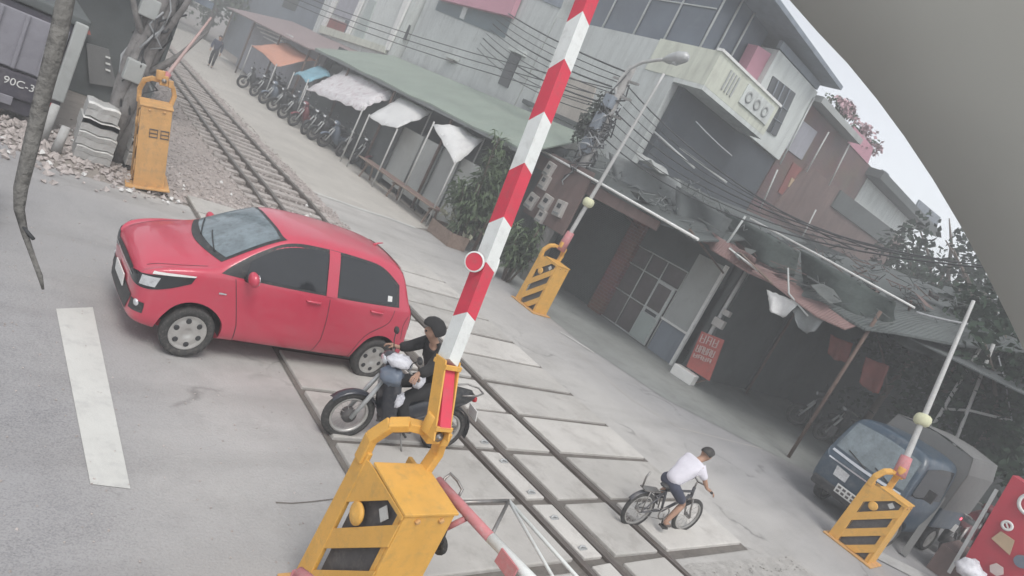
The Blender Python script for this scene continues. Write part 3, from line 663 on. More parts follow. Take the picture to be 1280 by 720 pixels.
def make_hatchback(label, paint, name='hatchback_car'):
    root = thing(name, label, 'car')
    def st(x, w, zb, zs, zr, wt, crown=.02):
        return (x, [(0, zb), (w*.8, zb), (w*.96, zb+.07), (w, zb+(zs-zb)*.45), (w*.985, zs-.03), (w*.955, zs+.015), (wt+(w-wt)*.42, zs+(zr-zs)*.55), (wt+.015, zr-.035), (wt*.72, zr), (0, zr+crown)])
    S = [st(1.795, .44, .34, .62, .66, .36), st(1.778, .61, .25, .71, .74, .50), st(1.715, .705, .215, .795, .825, .58), st(1.58, .755, .19, .865, .90, .61), st(1.30, .79, .185, .925, .975, .64),
         st(1.12, .80, .185, .95, 1.015, .65), st(1.02, .80, .185, .962, 1.045, .65), st(.94, .80, .185, .968, 1.095, .645), st(.60, .80, .185, .97, 1.305, .605), st(.30, .80, .185, .972, 1.455, .58, .022), st(.15, .80, .185, .974, 1.495, .572, .024),
         st(-.25, .80, .185, .98, 1.53, .565, .025), st(-.85, .80, .185, .99, 1.53, .56, .025), st(-1.25, .795, .19, 1.0, 1.505, .55, .022), st(-1.48, .785, .20, 1.01, 1.465, .54, .02), st(-1.60, .775, .21, 1.01, 1.36, .545, .02), st(-1.70, .765, .225, 1.01, 1.10, .58), st(-1.745, .75, .24, .96, 1.0, .59), st(-1.775, .71, .26, .80, .85, .57), st(-1.79, .60, .33, .62, .66, .45)]
    S = [((x if x > -1.2 else -1.2+(x+1.2)*.74), h_) for x, h_ in S]
    me = loft(S, 2)
    cutters = []
    for x in (1.2, -1.2):
        for y in (-1, 1):
            c = MB(); c.lathe((x, y*.52, .29), (0, y, 0), [(.335, 0), (.335, .6)], 36); cutters.append(c)
    me = cut(me, cutters); smooth_by_angle(me, 40)
    bvh = bvh_of(me)
    me.materials.clear()
    body = link('body', me, paint, root)
    for x in (1.2, -1.2):
        for y in (-1, 1):
            lin = MB(); rows = []
            for k in range(15):
                a_ = math.radians(-4+k*188/14); rows.append([V(x+math.cos(a_)*r_, y*w_, .29+math.sin(a_)*r_) for r_, w_ in ((.03, .53), (.333, .53), (.333, .725))])
            lin.sheet(rows, 0, True)
            lin.build('wheel_arch_liner', M['black_plastic'], root)
    t, r, h = wheel_mesh(.275, .165)
    nrf = len(r.f); r.add(h.v, h.f); tm = t.mesh('wheel'); rm = r.mesh('rim')
    tm.materials.append(M['rubber']); rm.materials.append(M['alloy']); rm.materials.append(M['black_plastic'])
    for f_ in list(rm.polygons)[nrf:]: f_.material_index = 1
    for x in (1.2, -1.2):
        for y in (1, -1):
            w = link('wheel', tm, None, root); w.location = (x, y*.705, .275); w.rotation_euler.z = 0 if y > 0 else PI
            if x > 0: w.rotation_euler.z += math.radians(-4)
            link('rim', rm, None, w)
    # glazing, both sides
    for s in (1, -1):
        D = (0, -s, 0)
        P = lambda c: [(x, s*.7, z) for x, z in c]
        tr = patch(bvh, P([(1.0, .975), (.5, .968), (.1, .972), (-.22, .978), (-.7, .99), (-1.05, 1.005), (-1.36, 1.02)]), P([(.86, 1.07), (.55, 1.262), (.22, 1.412), (-.22, 1.455), (-.7, 1.455), (-1.06, 1.42), (-1.34, 1.27)]), D, .003, 36, 8)
        tr.build('window_trim', M['black_plastic'], root)
        fw = patch(bvh, P([(.74, .995), (.4, .993), (.1, .996), (-.25, 1.0)]), P([(.68, 1.14), (.46, 1.275), (.18, 1.385), (-.25, 1.43)]), D, .007, 20, 8)
        fw.build('side_window', M['glass_dark'], root)
        rw = patch(bvh, P([(-.43, 1.005), (-.7, 1.012), (-1.0, 1.025), (-1.31, 1.045)]), P([(-.43, 1.432), (-.7, 1.43), (-1.02, 1.40), (-1.29, 1.26)]), D, .007, 20, 8)
        rw.build('rear_side_window', M['glass_dark'], root)
        pl = patch(bvh, P([(-.265, .975), (-.415, .978)]), P([(-.265, 1.452), (-.415, 1.452)]), D, .011, 6, 8)
        pl.build('door_pillar', paint, root)
        sm = MB()       # panel gaps
        def seam(pts, w=.008, D=D, sm=sm):
            a = [(x, s*.7, z) for x, z in pts]; n = len(pts)-1
            b = []
            for i, (x, z) in enumerate(pts):
                q0, q1 = pts[max(i-1, 0)], pts[min(i+1, n)]; t_ = Vector((q1[0]-q0[0], q1[1]-q0[1])).normalized(); b.append((x-t_.y*w, s*.7, z+t_.x*w))
            patch(bvh, a, b, D, .0025, 24, 1, sm)
        seam([(.84, .955), (.80, .75), (.74, .45), (.70, .26)]); seam([(-.33, .95), (-.34, .7), (-.33, .45), (-.30, .26)])
        seam([(-1.30, .98), (-1.24, .80), (-.98, .62), (-.86, .45), (-.83, .26)]); seam([(.70, .255), (.2, .25), (-.4, .25), (-.83, .255)])
        seam([(-1.55, .93), (-1.5, .8), (-1.52, .62)])
        sm.build('panel_gap', M['black_plastic'], root)
        sill = patch(bvh, P([(.82, .20), (0, .20), (-.82, .20)]), P([(.82, .235), (0, .235), (-.82, .235)]), D, .006, 12, 2); sill.build('sill', M['black_plastic'], root)
        for hx, hz in ((-.12, .885), (-1.02, .915)):
            hb = MB(); hit, nr, _, _ = bvh.ray_cast(V(hx, s*2, hz), V(0, -s, 0))
            hb.tube([hit+V(.10, -s*.005, 0), hit+V(.08, s*.025, 0), hit+V(-.08, s*.025, .004), hit+V(-.10, -s*.005, .004)], [.010, .014, .014, .010], 8)
            hb.build('door_handle', paint, root)
        # door mirror
        mb = MB(); mb.blob((.70, s*.915, 1.035), (.058, .10, .078), 14, 9)
        mir = mb.build('mirror', paint, root)
        st_ = MB(); st_.tube([V(.72, s*.77, .975), V(.71, s*.85, 1.005)], [.035, .03], 8); st_.build('mirror_arm', M['black_plastic'], mir)
        gl = MB(); gl.lathe((.655, s*.915, 1.035), (-1, 0, 0), [(.06, 0), (.06, .006)], 16); gl.build('mirror_glass', M['chrome'], mir)
        # side marker
        mk = patch(bvh, [(1.0, s*.7, .765), (.92, s*.7, .77)], [(1.0, s*.7, .785), (.92, s*.7, .785)], D, .01, 4, 2); mk.build('side_marker', M['headlight'], root)
        # head lamp, swept back round the corner
        hd = V(-.62, -s*.78, -.05)
        hb = patch(bvh, [(1.80, s*.36, .645), (1.76, s*.52, .63), (1.66, s*.68, .645), (1.50, s*.76, .71), (1.30, s*.79, .81)], [(1.79, s*.38, .705), (1.73, s*.54, .75), (1.62, s*.68, .80), (1.48, s*.745, .84), (1.26, s*.785, .885)], hd, .006, 18, 6)
        lamp = hb.build('headlight', M['glass_dark'], root)
        hi_ = patch(bvh, [(1.70, s*.58, .66), (1.60, s*.70, .685)], [(1.69, s*.60, .76), (1.57, s*.72, .79)], hd, .012, 6, 5); hi_.build('lens', M['headlight'], lamp)
        h2 = patch(bvh, [(1.62, s*.66, .805), (1.54, s*.71, .825), (1.45, s*.75, .845), (1.27, s*.785, .878)], [(1.615, s*.665, .832), (1.53, s*.715, .852), (1.44, s*.752, .87), (1.255, s*.785, .895)], hd, .011, 14, 2); h2.build('light_strip', M['white_plastic'], lamp)
        fg = patch(bvh, [(1.76, s*.50, .36), (1.66, s*.66, .38)], [(1.76, s*.50, .47), (1.66, s*.66, .49)], hd, .006, 6, 5); fl = fg.build('fog_lamp_surround', M['black_plastic'], root)
        hit, nr, _, _ = bvh.ray_cast(V(1.71, s*.585, .46)-hd*2, hd)
        if hit is not None:
            fo = MB(); fo.lathe(hit, nr, [(.035, 0), (.035, .014), (.02, .022)], 14); fo.build('fog_lamp', M['headlight'], fl)
        # tail lamp
        td = V(.75, -s*.66, 0)
        tl = patch(bvh, [(-1.62, s*.72, .74), (-1.72, s*.66, .74)], [(-1.58, s*.73, 1.04), (-1.68, s*.66, 1.06)], td, .008, 6, 8); tl.build('tail_light', M['tail_red'], root)
    # screens
    wt = patch(bvh, [(1, -.62, 1.045), (1, -.35, 1.035), (1, 0, 1.03), (1, .35, 1.035), (1, .62, 1.045)], [(1, -.54, 1.425), (1, -.3, 1.452), (1, 0, 1.46), (1, .3, 1.452), (1, .54, 1.425)], (-1, 0, 0), .004, 24, 14); wt.build('windscreen_trim', M['black_plastic'], root)
    ws = patch(bvh, [(1, -.58, 1.085), (1, -.35, 1.07), (1, 0, 1.065), (1, .35, 1.07), (1, .58, 1.085)], [(1, -.51, 1.41), (1, -.3, 1.437), (1, 0, 1.444), (1, .3, 1.437), (1, .51, 1.41)], (-1, 0, 0), .009, 24, 14); wso = ws.build('windscreen', M['glass_front'], root)
    wp = MB()
    for ya, yb, za in ((.42, -.08, 1.13), (-.08, -.50, 1.12)):
        pts = []
        for k in range(7):
            hit, nr, _, _ = bvh.ray_cast(V(3, ya+(yb-ya)*k/6, 1.06+(za-1.06)*k/6), V(-1, 0, 0))
            if hit: pts.append(hit+nr*.018)
        wp.tube(pts, .007, 5)
    wp.build('wiper', M['black_plastic'], root)
    rs = patch(bvh, [(-1, -.54, 1.08), (-1, 0, 1.08), (-1, .54, 1.08)], [(-1, -.48, 1.39), (-1, 0, 1.41), (-1, .48, 1.39)], (1, 0, 0), .006, 18, 8); rs.build('rear_window', M['glass_dark'], root)
    # nose
    gr = patch(bvh, [(1.8, -.40, .68), (1.8, 0, .68), (1.8, .40, .68)], [(1.8, -.40, .73), (1.8, 0, .745), (1.8, .40, .73)], (-1, 0, 0), .006, 12, 3); g1 = gr.build('grille', M['black_plastic'], root)
    gs = patch(bvh, [(1.8, -.47, .67), (1.8, 0, .665), (1.8, .47, .67)], [(1.8, -.47, .68), (1.8, 0, .677), (1.8, .47, .68)], (-1, 0, 0), .012, 12, 2); gs.build('trim_strip', M['chrome'], g1)
    lg = patch(bvh, [(1.8, -.44, .30), (1.8, 0, .29), (1.8, .44, .30)], [(1.8, -.52, .49), (1.8, 0, .52), (1.8, .52, .49)], (-1, 0, 0), .006, 14, 5); lg.build('lower_grille', M['black_plastic'], root)
    np_ = MB(); np_.box((1.815, 0, .50), (.015, .44, .13)); np_.build('number_plate', M['white_plastic'], root, .004)
    n2 = MB(); n2.box((-1.640, 0, .82), (.015, .32, .20)); n2.build('number_plate', M['white_plastic'], root, .004)
    hs_ = MB()
    for s in (1, -1):       # bonnet gaps
        patch(bvh, [(1.68, s*.52, 1), (1.4, s*.62, 1), (1.12, s*.66, 1)], [(1.68, s*.528, 1), (1.4, s*.628, 1), (1.12, s*.668, 1)], (0, 0, -1), .0025, 16, 1, hs_)
    hs_.build('bonnet_gap', M['black_plastic'], root)
    an = MB(); an.tube([V(-1.18, 0, 1.515), V(-1.24, 0, 1.55), V(-1.32, 0, 1.575)], [.02, .012, .006], 8); an.build('antenna', paint, root)
    spb = patch(bvh, [(-1.36, -.50, 2), (-1.34, 0, 2), (-1.36, .50, 2)], [(-1.44, -.47, 2), (-1.45, 0, 2), (-1.44, .47, 2)], (0, 0, -1), .014, 12, 3); spb.build('roof_spoiler', paint, root)
    st2 = patch(bvh, [(-1.16, .7, 1.065), (-1.23, .7, 1.07)], [(-1.16, .7, 1.13), (-1.23, .7, 1.13)], (0, -1, 0), .010, 3, 3); st2.build('window_sticker', M['white_plastic'], root)
    def lean(o):       # cab-forward body: the upper works sit further forward than the sills
        if o.name.startswith('wheel') and not o.name.startswith('wheel_arch'): return
        if o.type == 'MESH':
            for v in o.data.vertices: v.co.x += 0.20*max(0.0, v.co.z-0.45)
        for ch in o.children: lean(ch)
    lean(root)
    return root
car = make_hatchback('red small hatchback driving over the level crossing, left side towards us', M['car_red'])
CS = 0.865
car.scale = (CS*.995, CS, CS*1.075)
pf, pr_ = G(226, 444), G(450, 471)
hd = (pf-pr_); hd.z = 0; hd.normalize()
mid = (pf+pr_)/2; rt = V(hd.y, -hd.x, 0)
car.location = mid+rt*.73*CS
car.rotation_euler = (0, 0, math.atan2(hd.y, hd.x))
# ================================================================== TWO-WHEELERS AND PEOPLE
def spoked(r, tyre_w, n, rim_mat):
    t = MB(); t.ring((0, 0, 0), (0, 1, 0), [(r-tyre_w*1.1, -tyre_w*.42), (r-tyre_w*.4, -tyre_w*.55), (r, -tyre_w*.15), (r, tyre_w*.15), (r-tyre_w*.4, tyre_w*.55), (r-tyre_w*1.1, tyre_w*.42)], 30)
    s = MB(); s.ring((0, 0, 0), (0, 1, 0), [(r-tyre_w*1.5, -tyre_w*.3), (r-tyre_w*1.05, -tyre_w*.4), (r-tyre_w*1.05, tyre_w*.4), (r-tyre_w*1.5, tyre_w*.3)], 30)
    for k in range(n):
        a = 2*PI*k/n; b = a+(.35 if k % 2 else -.35); e = .03 if k % 2 else -.03
        s.bar(V(math.cos(b)*.03, e, math.sin(b)*.03), V(math.cos(a)*(r-tyre_w*1.3), 0, math.sin(a)*(r-tyre_w*1.3)), .004, .004)
    return t, s
def make_motorbike(name, label, group=None, paint='dark_blue_plastic', seatmat='black_plastic'):
    root = thing(name, label, 'motorbike', group=group)
    Pm = M[paint]
    r = .285
    t, s = spoked(r, .068, 18, 'alloy'); hub = MB(); hub.lathe((0, 0, 0), (0, 1, 0), [(.02, -.06), (.075, -.045), (.08, 0), (.075, .045), (.02, .06)], 16)
    tm, sm_, hm = t.mesh('wheel'), s.mesh('rim'), hub.mesh('hub'); tm.materials.append(M['rubber']); sm_.materials.append(M['alloy']); hm.materials.append(M['dark_steel'])
    for x in (.61, -.61):
        w = link('wheel', tm, None, root); w.location = (x, 0, r); link('rim', sm_, None, w); link('hub', hm, None, w)
    f = MB()
    for y in (-.075, .075): f.tube([V(.61, y, r), V(.50, y, .60), V(.44, y*.8, .78)], [.022, .026, .022], 8)
    f.tube([V(.44, 0, .72), V(.40, 0, .92)], .024, 8); f.build('fork', M['grey_metal'], root)
    fd = MB(); rows = []
    for k in range(9):
        a = math.radians(35+k*15); rows.append([V(.61+math.cos(a)*(r+.025), y, r+math.sin(a)*(r+.025)-abs(y)*.4) for y in (-.055, -.03, 0, .03, .055)])
    fd.sheet(rows, .008); fd.build('front_fender', Pm, root)
    ls = MB()
    for sgn in (1, -1):       # leg shield halves sweep back from the steering head
        rows = []
        for z, x0, w0, x1, w1 in ((.92, .43, .05, .36, .10), (.80, .44, .07, .30, .19), (.66, .43, .08, .26, .22), (.50, .38, .09, .22, .21), (.36, .30, .10, .14, .18), (.27, .22, .09, .06, .14)):
            rows.append([V(x0, sgn*w0*.2, z), V((x0*2+x1)/3, sgn*(w0+(w1-w0)*.5), z+.01), V(x1, sgn*w1, z), V(x1-.02, sgn*w1*.92, z-.01)])
        ls.sheet(rows, V(-.012, 0, 0))
    lsh = ls.build('leg_shield', Pm, root)
    hc = MB(); hc.blob((.42, 0, 1.0), (.11, .135, .085), 14, 8); hco = hc.build('headlight_cowl', Pm, root)
    hl = MB(); hl.blob((.495, 0, .995), (.04, .085, .05), 12, 7); hl.build('headlight', M['headlight'], hco)
    hb = MB(); hb.tube([V(.26, -.35, 1.0), V(.33, -.20, 1.02), V(.38, 0, 1.0), V(.33, .20, 1.02), V(.26, .35, 1.0)], .013, 8); hbo = hb.build('handlebar', M['steel'], root)
    for y in (-1, 1):
        g = MB(); g.tube([V(.285, y*.28, 1.007), V(.25, y*.38, .997)], .02, 8); g.build('grip', M['rubber'], hbo)
        mi = MB(); mi.tube([V(.32, y*.22, 1.02), V(.34, y*.27, 1.12), V(.33, y*.31, 1.17)], .006, 6); mi.blob((.32, y*.34, 1.20), (.02, .06, .04), 10, 6); mi.build('mirror', M['black_plastic'], root)
    bd = MB(); rows = []
    for x, z0, z1, w in ((.20, .28, .50, .06), (.05, .30, .52, .10), (-.12, .38, .66, .12), (-.30, .48, .74, .13), (-.52, .56, .78, .11), (-.72, .66, .80, .07), (-.80, .72, .79, .04)):
        rows.append([V(x, w*.5, z0), V(x, w, (z0+z1)/2), V(x, w*.8, z1), V(x, -w*.8, z1), V(x, -w, (z0+z1)/2), V(x, -w*.5, z0), V(x, w*.5, z0)])
    bd.sheet(rows); bd.build('body_panel', Pm, root)
    se = MB(); rows = []
    for x, z, w in ((.02, .67, .05), (-.08, .72, .10), (-.25, .745, .13), (-.45, .765, .135), (-.62, .79, .115), (-.74, .805, .06)):
        rows.append([V(x, w, z-.05), V(x, w*.9, z+.01), V(x, 0, z+.03), V(x, -w*.9, z+.01), V(x, -w, z-.05)])
    se.sheet(rows, .03); se.build('seat', M[seatmat], root)
    en = MB(); en.box((-.02, 0, .30), (.28, .22, .18)); en.lathe((.14, 0, .33), (1, 0, .15), [(.07, 0), (.075, .03), (.07, .06), (.075, .09), (.06, .13)], 12); en.build('engine', M['dark_steel'], root, .02)
    ex = MB(); ex.tube([V(.20, -.05, .32), V(.18, -.12, .20), V(-.1, -.14, .20), V(-.28, -.16, .24), V(-.75, -.17, .36)], [.018, .02, .022, .042, .048], 10); ex.build('exhaust', M['steel'], root)
    sa = MB()
    for y in (-.09, .09): sa.tube([V(-.12, y, .30), V(-.61, y, r)], .02, 8); sa.tube([V(-.56, y, r+.02), V(-.44, y, .66)], [.028, .03], 8)
    sa.build('swing_arm', M['steel'], root)
    rf = MB(); rows = []
    for k in range(9):
        a = math.radians(70+k*15); rows.append([V(-.61+math.cos(a)*(r+.03), y, r+math.sin(a)*(r+.03)) for y in (-.06, 0, .06)])
    rf.sheet(rows, .008); rf.build('rear_fender', M['black_plastic'], root)
    tl = MB(); tl.blob((-.81, 0, .74), (.035, .07, .04), 10, 6); tl.build('tail_light', M['tail_red'], root)
    pl = MB(); pl.box((-.90, 0, .56), (.012, .19, .14), (0, .35, 0)); pl.build('number_plate', M['white_plastic'], root)
    gr = MB(); gr.tube([V(-.55, .12, .80), V(-.74, .13, .84), V(-.86, .06, .85), V(-.86, -.06, .85), V(-.74, -.13, .84), V(-.55, -.12, .80)], .011, 7); gr.build('grab_rail', M['steel'], root)
    ks = MB(); ks.tube([V(-.02, .10, .22), V(-.08, .22, .02)], .010, 6); ks.build('side_stand', M['steel'], root)
    fp = MB(); fp.tube([V(.0, -.26, .26), V(.0, .26, .26)], .014, 7); fp.build('foot_rest', M['rubber'], root)
    return root
def skin_mesh(nodes, edges, root=0, lv=2):
    me = bpy.data.meshes.new('t'); me.from_pydata([n[0] for n in nodes], edges, [])
    o = bpy.data.objects.new('t', me); col.objects.link(o)
    o.modifiers.new('skin', 'SKIN'); sv = me.skin_vertices[0].data
    for i, n in enumerate(nodes):
        r = n[1]; sv[i].radius = r if isinstance(r, tuple) else (r, r); sv[i].use_root = (i == root)
    s = o.modifiers.new('s', 'SUBSURF'); s.levels = lv; s.render_levels = lv
    m2 = baked(o)
    for p in m2.polygons: p.use_smooth = True
    return m2
def make_person(name, label, J, s=1.0, top='shirt_white', bottom='cloth_navy', shoe='shoe', sleeve=0.5, legcover=1.0, hairmat='hair', hat=None, loc=(0, 0, 0), rz=0, group=None, sex=1.0, coat=False):
    """J: joint positions for an adult scaled by s; one continuous skinned body, clothes as children"""
    j = {k: Vector(v) for k, v in J.items()}
    for side in ('l', 'r'):
        pass
    N, E_ = [], []
    def nd(p, r, par=None):
        N.append((tuple(p), tuple(x*s for x in r) if isinstance(r, tuple) else r*s)); i = len(N)-1
        if par is not None: E_.append((par, i))
        return i
    pel = nd(j['pelvis'], (.095, .08)); ab = nd(j['pelvis'].lerp(j['chest'], .5), (.095, .075), pel); ch = nd(j['chest'], (.10, .078), ab)
    nk = nd(j['neck'], .05, ch); hdv = j['head']-j['neck']; hn = hdv.normalized()
    fwd = Vector(J.get('face', (1, 0, 0))).normalized()
    jaw = nd(j['neck']+hn*.07*s+fwd*.025*s, .058, nk); hd_ = nd(j['head']+fwd*.005*s, (.082, .088), jaw); hd2 = nd(j['head']+hn*.055*s-fwd*.012*s, (.07, .074), hd_)
    nose = nd(j['head']+fwd*.098*s-hn*.012*s, .012, hd_)
    lat = fwd.cross(hn).normalized()
    for q in (-1, 1): nd(j['head']+lat*q*.088*s-hn*.01*s, .016, hd_)
    arms = {}
    for q in ('l', 'r'):
        sh = nd(j['sh_'+q], .048, ch); ua = nd(j['sh_'+q].lerp(j['el_'+q], .5), .045, sh); el = nd(j['el_'+q], .038, ua); fa = nd(j['el_'+q].lerp(j['wr_'+q], .45), .036, el); wr = nd(j['wr_'+q], .025, fa)
        d = (j['wr_'+q]-j['el_'+q]).normalized(); hd3 = Vector(J.get('hand_'+q, d)).normalized(); w = hd3.cross(V(0, 0, 1)); w = w.normalized() if w.length > .1 else V(0, 1, 0)
        pm_ = nd(j['wr_'+q]+hd3*.06*s, (.036, .022), wr)
        dn = w.cross(hd3).normalized(); dn = -dn if dn.z > 0 else dn
        for i, (o_, l_) in enumerate(((-.030, .075), (-.011, .088), (.010, .082), (.028, .065))):
            a = nd(j['wr_'+q]+hd3*.10*s+w*o_*s, .0095, pm_); b = nd(j['wr_'+q]+hd3*(.10+l_*.5)*s+w*o_*s+dn*.018*s, .009, a); nd(j['wr_'+q]+hd3*(.10+l_*.62)*s+w*o_*s+dn*.050*s, .008, b)
        a = nd(j['wr_'+q]+hd3*.05*s-w*.042*s+dn*.01*s, .011, pm_); nd(j['wr_'+q]+hd3*.085*s-w*.055*s+dn*.03*s, .009, a)
        hp = nd(j['hip_'+q], .066, pel); th = nd(j['hip_'+q].lerp(j['kn_'+q], .5), .066, hp); kn = nd(j['kn_'+q], .055, th); cf = nd(j['kn_'+q].lerp(j['an_'+q], .35), .054, kn); an = nd(j['an_'+q], .036, cf); to = nd(j['to_'+q], (.036, .026), an)
    body = link(name, skin_mesh(N, E_), M['skin']); tag(body, label, 'person', group); body.location = loc; body.rotation_euler = (0, 0, rz)
    # clothes
    g = 1.18
    N, E_ = [], []
    if coat: g = 1.26
    pv = j['pelvis'].lerp(j['chest'], -.16)
    a = nd(pv, (.14*g, .115*g)); b = nd(j['pelvis'].lerp(j['chest'], .5), (.125*g, .105*g), a); c = nd(j['chest'], (.145*g, .122*g), b); d = nd(j['chest'].lerp(j['neck'], .72), .062*g, c)
    for q in ('l', 'r'):
        sh = nd(j['sh_'+q], .062*g, c); e = nd(j['sh_'+q].lerp(j['el_'+q], min(sleeve*2, 1)*.98), .055*g, sh)
        if sleeve > .5: nd(j['el_'+q].lerp(j['wr_'+q], (sleeve-.5)*2*.95), .042*g, e)
    sh_o = link('jacket' if coat else 'shirt', skin_mesh(N, E_), M[top], body)
    N, E_ = [], []
    a = nd(j['pelvis'].lerp(j['chest'], .22), (.128, .105)); a = nd(j['pelvis'], (.138, .115), a)
    for q in ('l', 'r'):
        h = nd(j['hip_'+q], .098, a); k = nd(j['hip_'+q].lerp(j['kn_'+q], min(1, legcover*2)*.98), .078, h)
        if legcover > .5: nd(j['kn_'+q].lerp(j['an_'+q], (legcover-.5)*2*.96), .058, k)
    link('trousers', skin_mesh(N, E_), M[bottom], body)
    for q in ('l', 'r'):
        m_ = skin_mesh([((j['an_'+q]+V(0, 0, -.02*s)), .043*s), (j['an_'+q].lerp(j['to_'+q], .5)+V(0, 0, -.012*s), (.046*s, .034*s)), (j['to_'+q]+(j['to_'+q]-j['an_'+q])*.15, (.044*s, .03*s))], [(0, 1), (1, 2)], 0, 1)
        link('shoe', m_, M[shoe], body)
    # hair: cap over the top and back of the skull
    hm = MB(); c0 = j['head']+hn*.03*s-fwd*.012*s; up, fw_, lt = hn, fwd, lat; vs_ = []; n, m = 16, 8
    for i in range(m+1):
        for k in range(n):
            az = 2*PI*k/n; lim = 1.05 if math.cos(az) > .35 else 1.95
            t = lim*i/m; rr = V(math.sin(t)*math.cos(az), math.sin(t)*math.sin(az), math.cos(t))
            jt = 1+random.uniform(-.025, .03)
            vs_.append(c0+(fw_*rr.x*.108+lt*rr.y*.098+up*rr.z*.106)*s*jt)
    hm.add(vs_, [(i*n+k, i*n+(k+1) % n, (i+1)*n+(k+1) % n, (i+1)*n+k) for i in range(m) for k in range(n)], True)
    if hat is None: hm.build('hair', M[hairmat], body)
    else:
        hm2 = MB(); hm2.v = [tuple(c0+(Vector(p)-c0)*1.22) for p in hm.v]; hm2.f = hm.f; hm2.sm = hm.sm; hm2.build('helmet', M[hat], body)
    for q in (-1, 1):
        e_ = MB(); e_.blob(j['head']+fwd*.082*s+lat*q*.032*s+hn*.008*s, .012*s, 8, 6); e_.build('eye', M['hair'], body)
    return body
# --- rider's motorbike in front of the big cabinet
pf, pr_ = G(422, 546), G(541, 561); hd = pf-pr_; hd.z = 0; hl_ = hd.length; hd.normalize()
ms = hl_/1.22
bike = make_motorbike('motorbike', 'dark motorbike with a rider, half hidden behind the big yellow cabinet and its arm', paint='dark_blue_plastic')
bike.location = (pf+pr_)/2; bike.rotation_euler = (math.radians(0), 0, math.atan2(hd.y, hd.x)); bike.scale = (ms,)*3
brz = bike.rotation_euler[2]
J = dict(pelvis=(-.22, 0, .86), chest=(-.05, 0, 1.17), neck=(.04, 0, 1.31), head=(.11, 0, 1.43), face=(1, -.35, -.35), sh_l=(-.01, .17, 1.25), sh_r=(-.01, -.17, 1.25), el_l=(.12, .27, 1.08), el_r=(.12, -.27, 1.08), wr_l=(.24, .29, 1.03), wr_r=(.24, -.29, 1.03), hand_l=(.5, .6, -.1), hand_r=(.5, -.6, -.1),
         hip_l=(-.20, .10, .83), hip_r=(-.20, -.10, .83), kn_l=(.20, .17, .66), kn_r=(.20, -.17, .66), an_l=(.02, .20, .33), an_r=(.02, -.20, .33), to_l=(.16, .21, .30), to_r=(.16, -.21, .30))
J = {k: (tuple(x*1.0 for x in v)) for k, v in J.items()}
rider = make_person('person', 'rider in dark jacket and cap on the motorbike behind the striped arm', J, 1.0, 'cloth_dark', 'cloth_dark', 'shoe', 1.0, 1.0, hat='cloth_dark', coat=True)
rider.location = bike.location; rider.rotation_euler = (0, 0, brz); rider.scale = (ms,)*3
# bags hung on the handlebar
def bag(c, r, mat, label, seed):
    rnd = random.Random(seed); mb = MB(); mb.blob(c, r, 14, 9, .22, rnd); o = mb.build('plastic_bag', M[mat]); return tag(o, label, 'bag')
Mb = Matrix.Translation(bike.location) @ Matrix.Rotation(brz, 4, 'Z') @ Matrix.Scale(ms, 4)
bag(Mb @ V(.40, .14, 1.06), (.13, .10, .06), 'foil', 'crumpled white bag lying over the motorbike handlebar', 1)
bag(Mb @ V(.18, .26, .95), (.06, .06, .08), 'foil', 'small white bag hanging at the rider\'s left hand', 2)
bag(Mb @ V(.44, .16, .90), (.10, .12, .09), 'grey_blue', 'grey blue bag hanging in front of the motorbike leg shield', 3)
bag(Mb @ V(.25, .21, .66), (.04, .04, .08), 'foil', 'narrow white bag hanging by the rider\'s knee', 4)
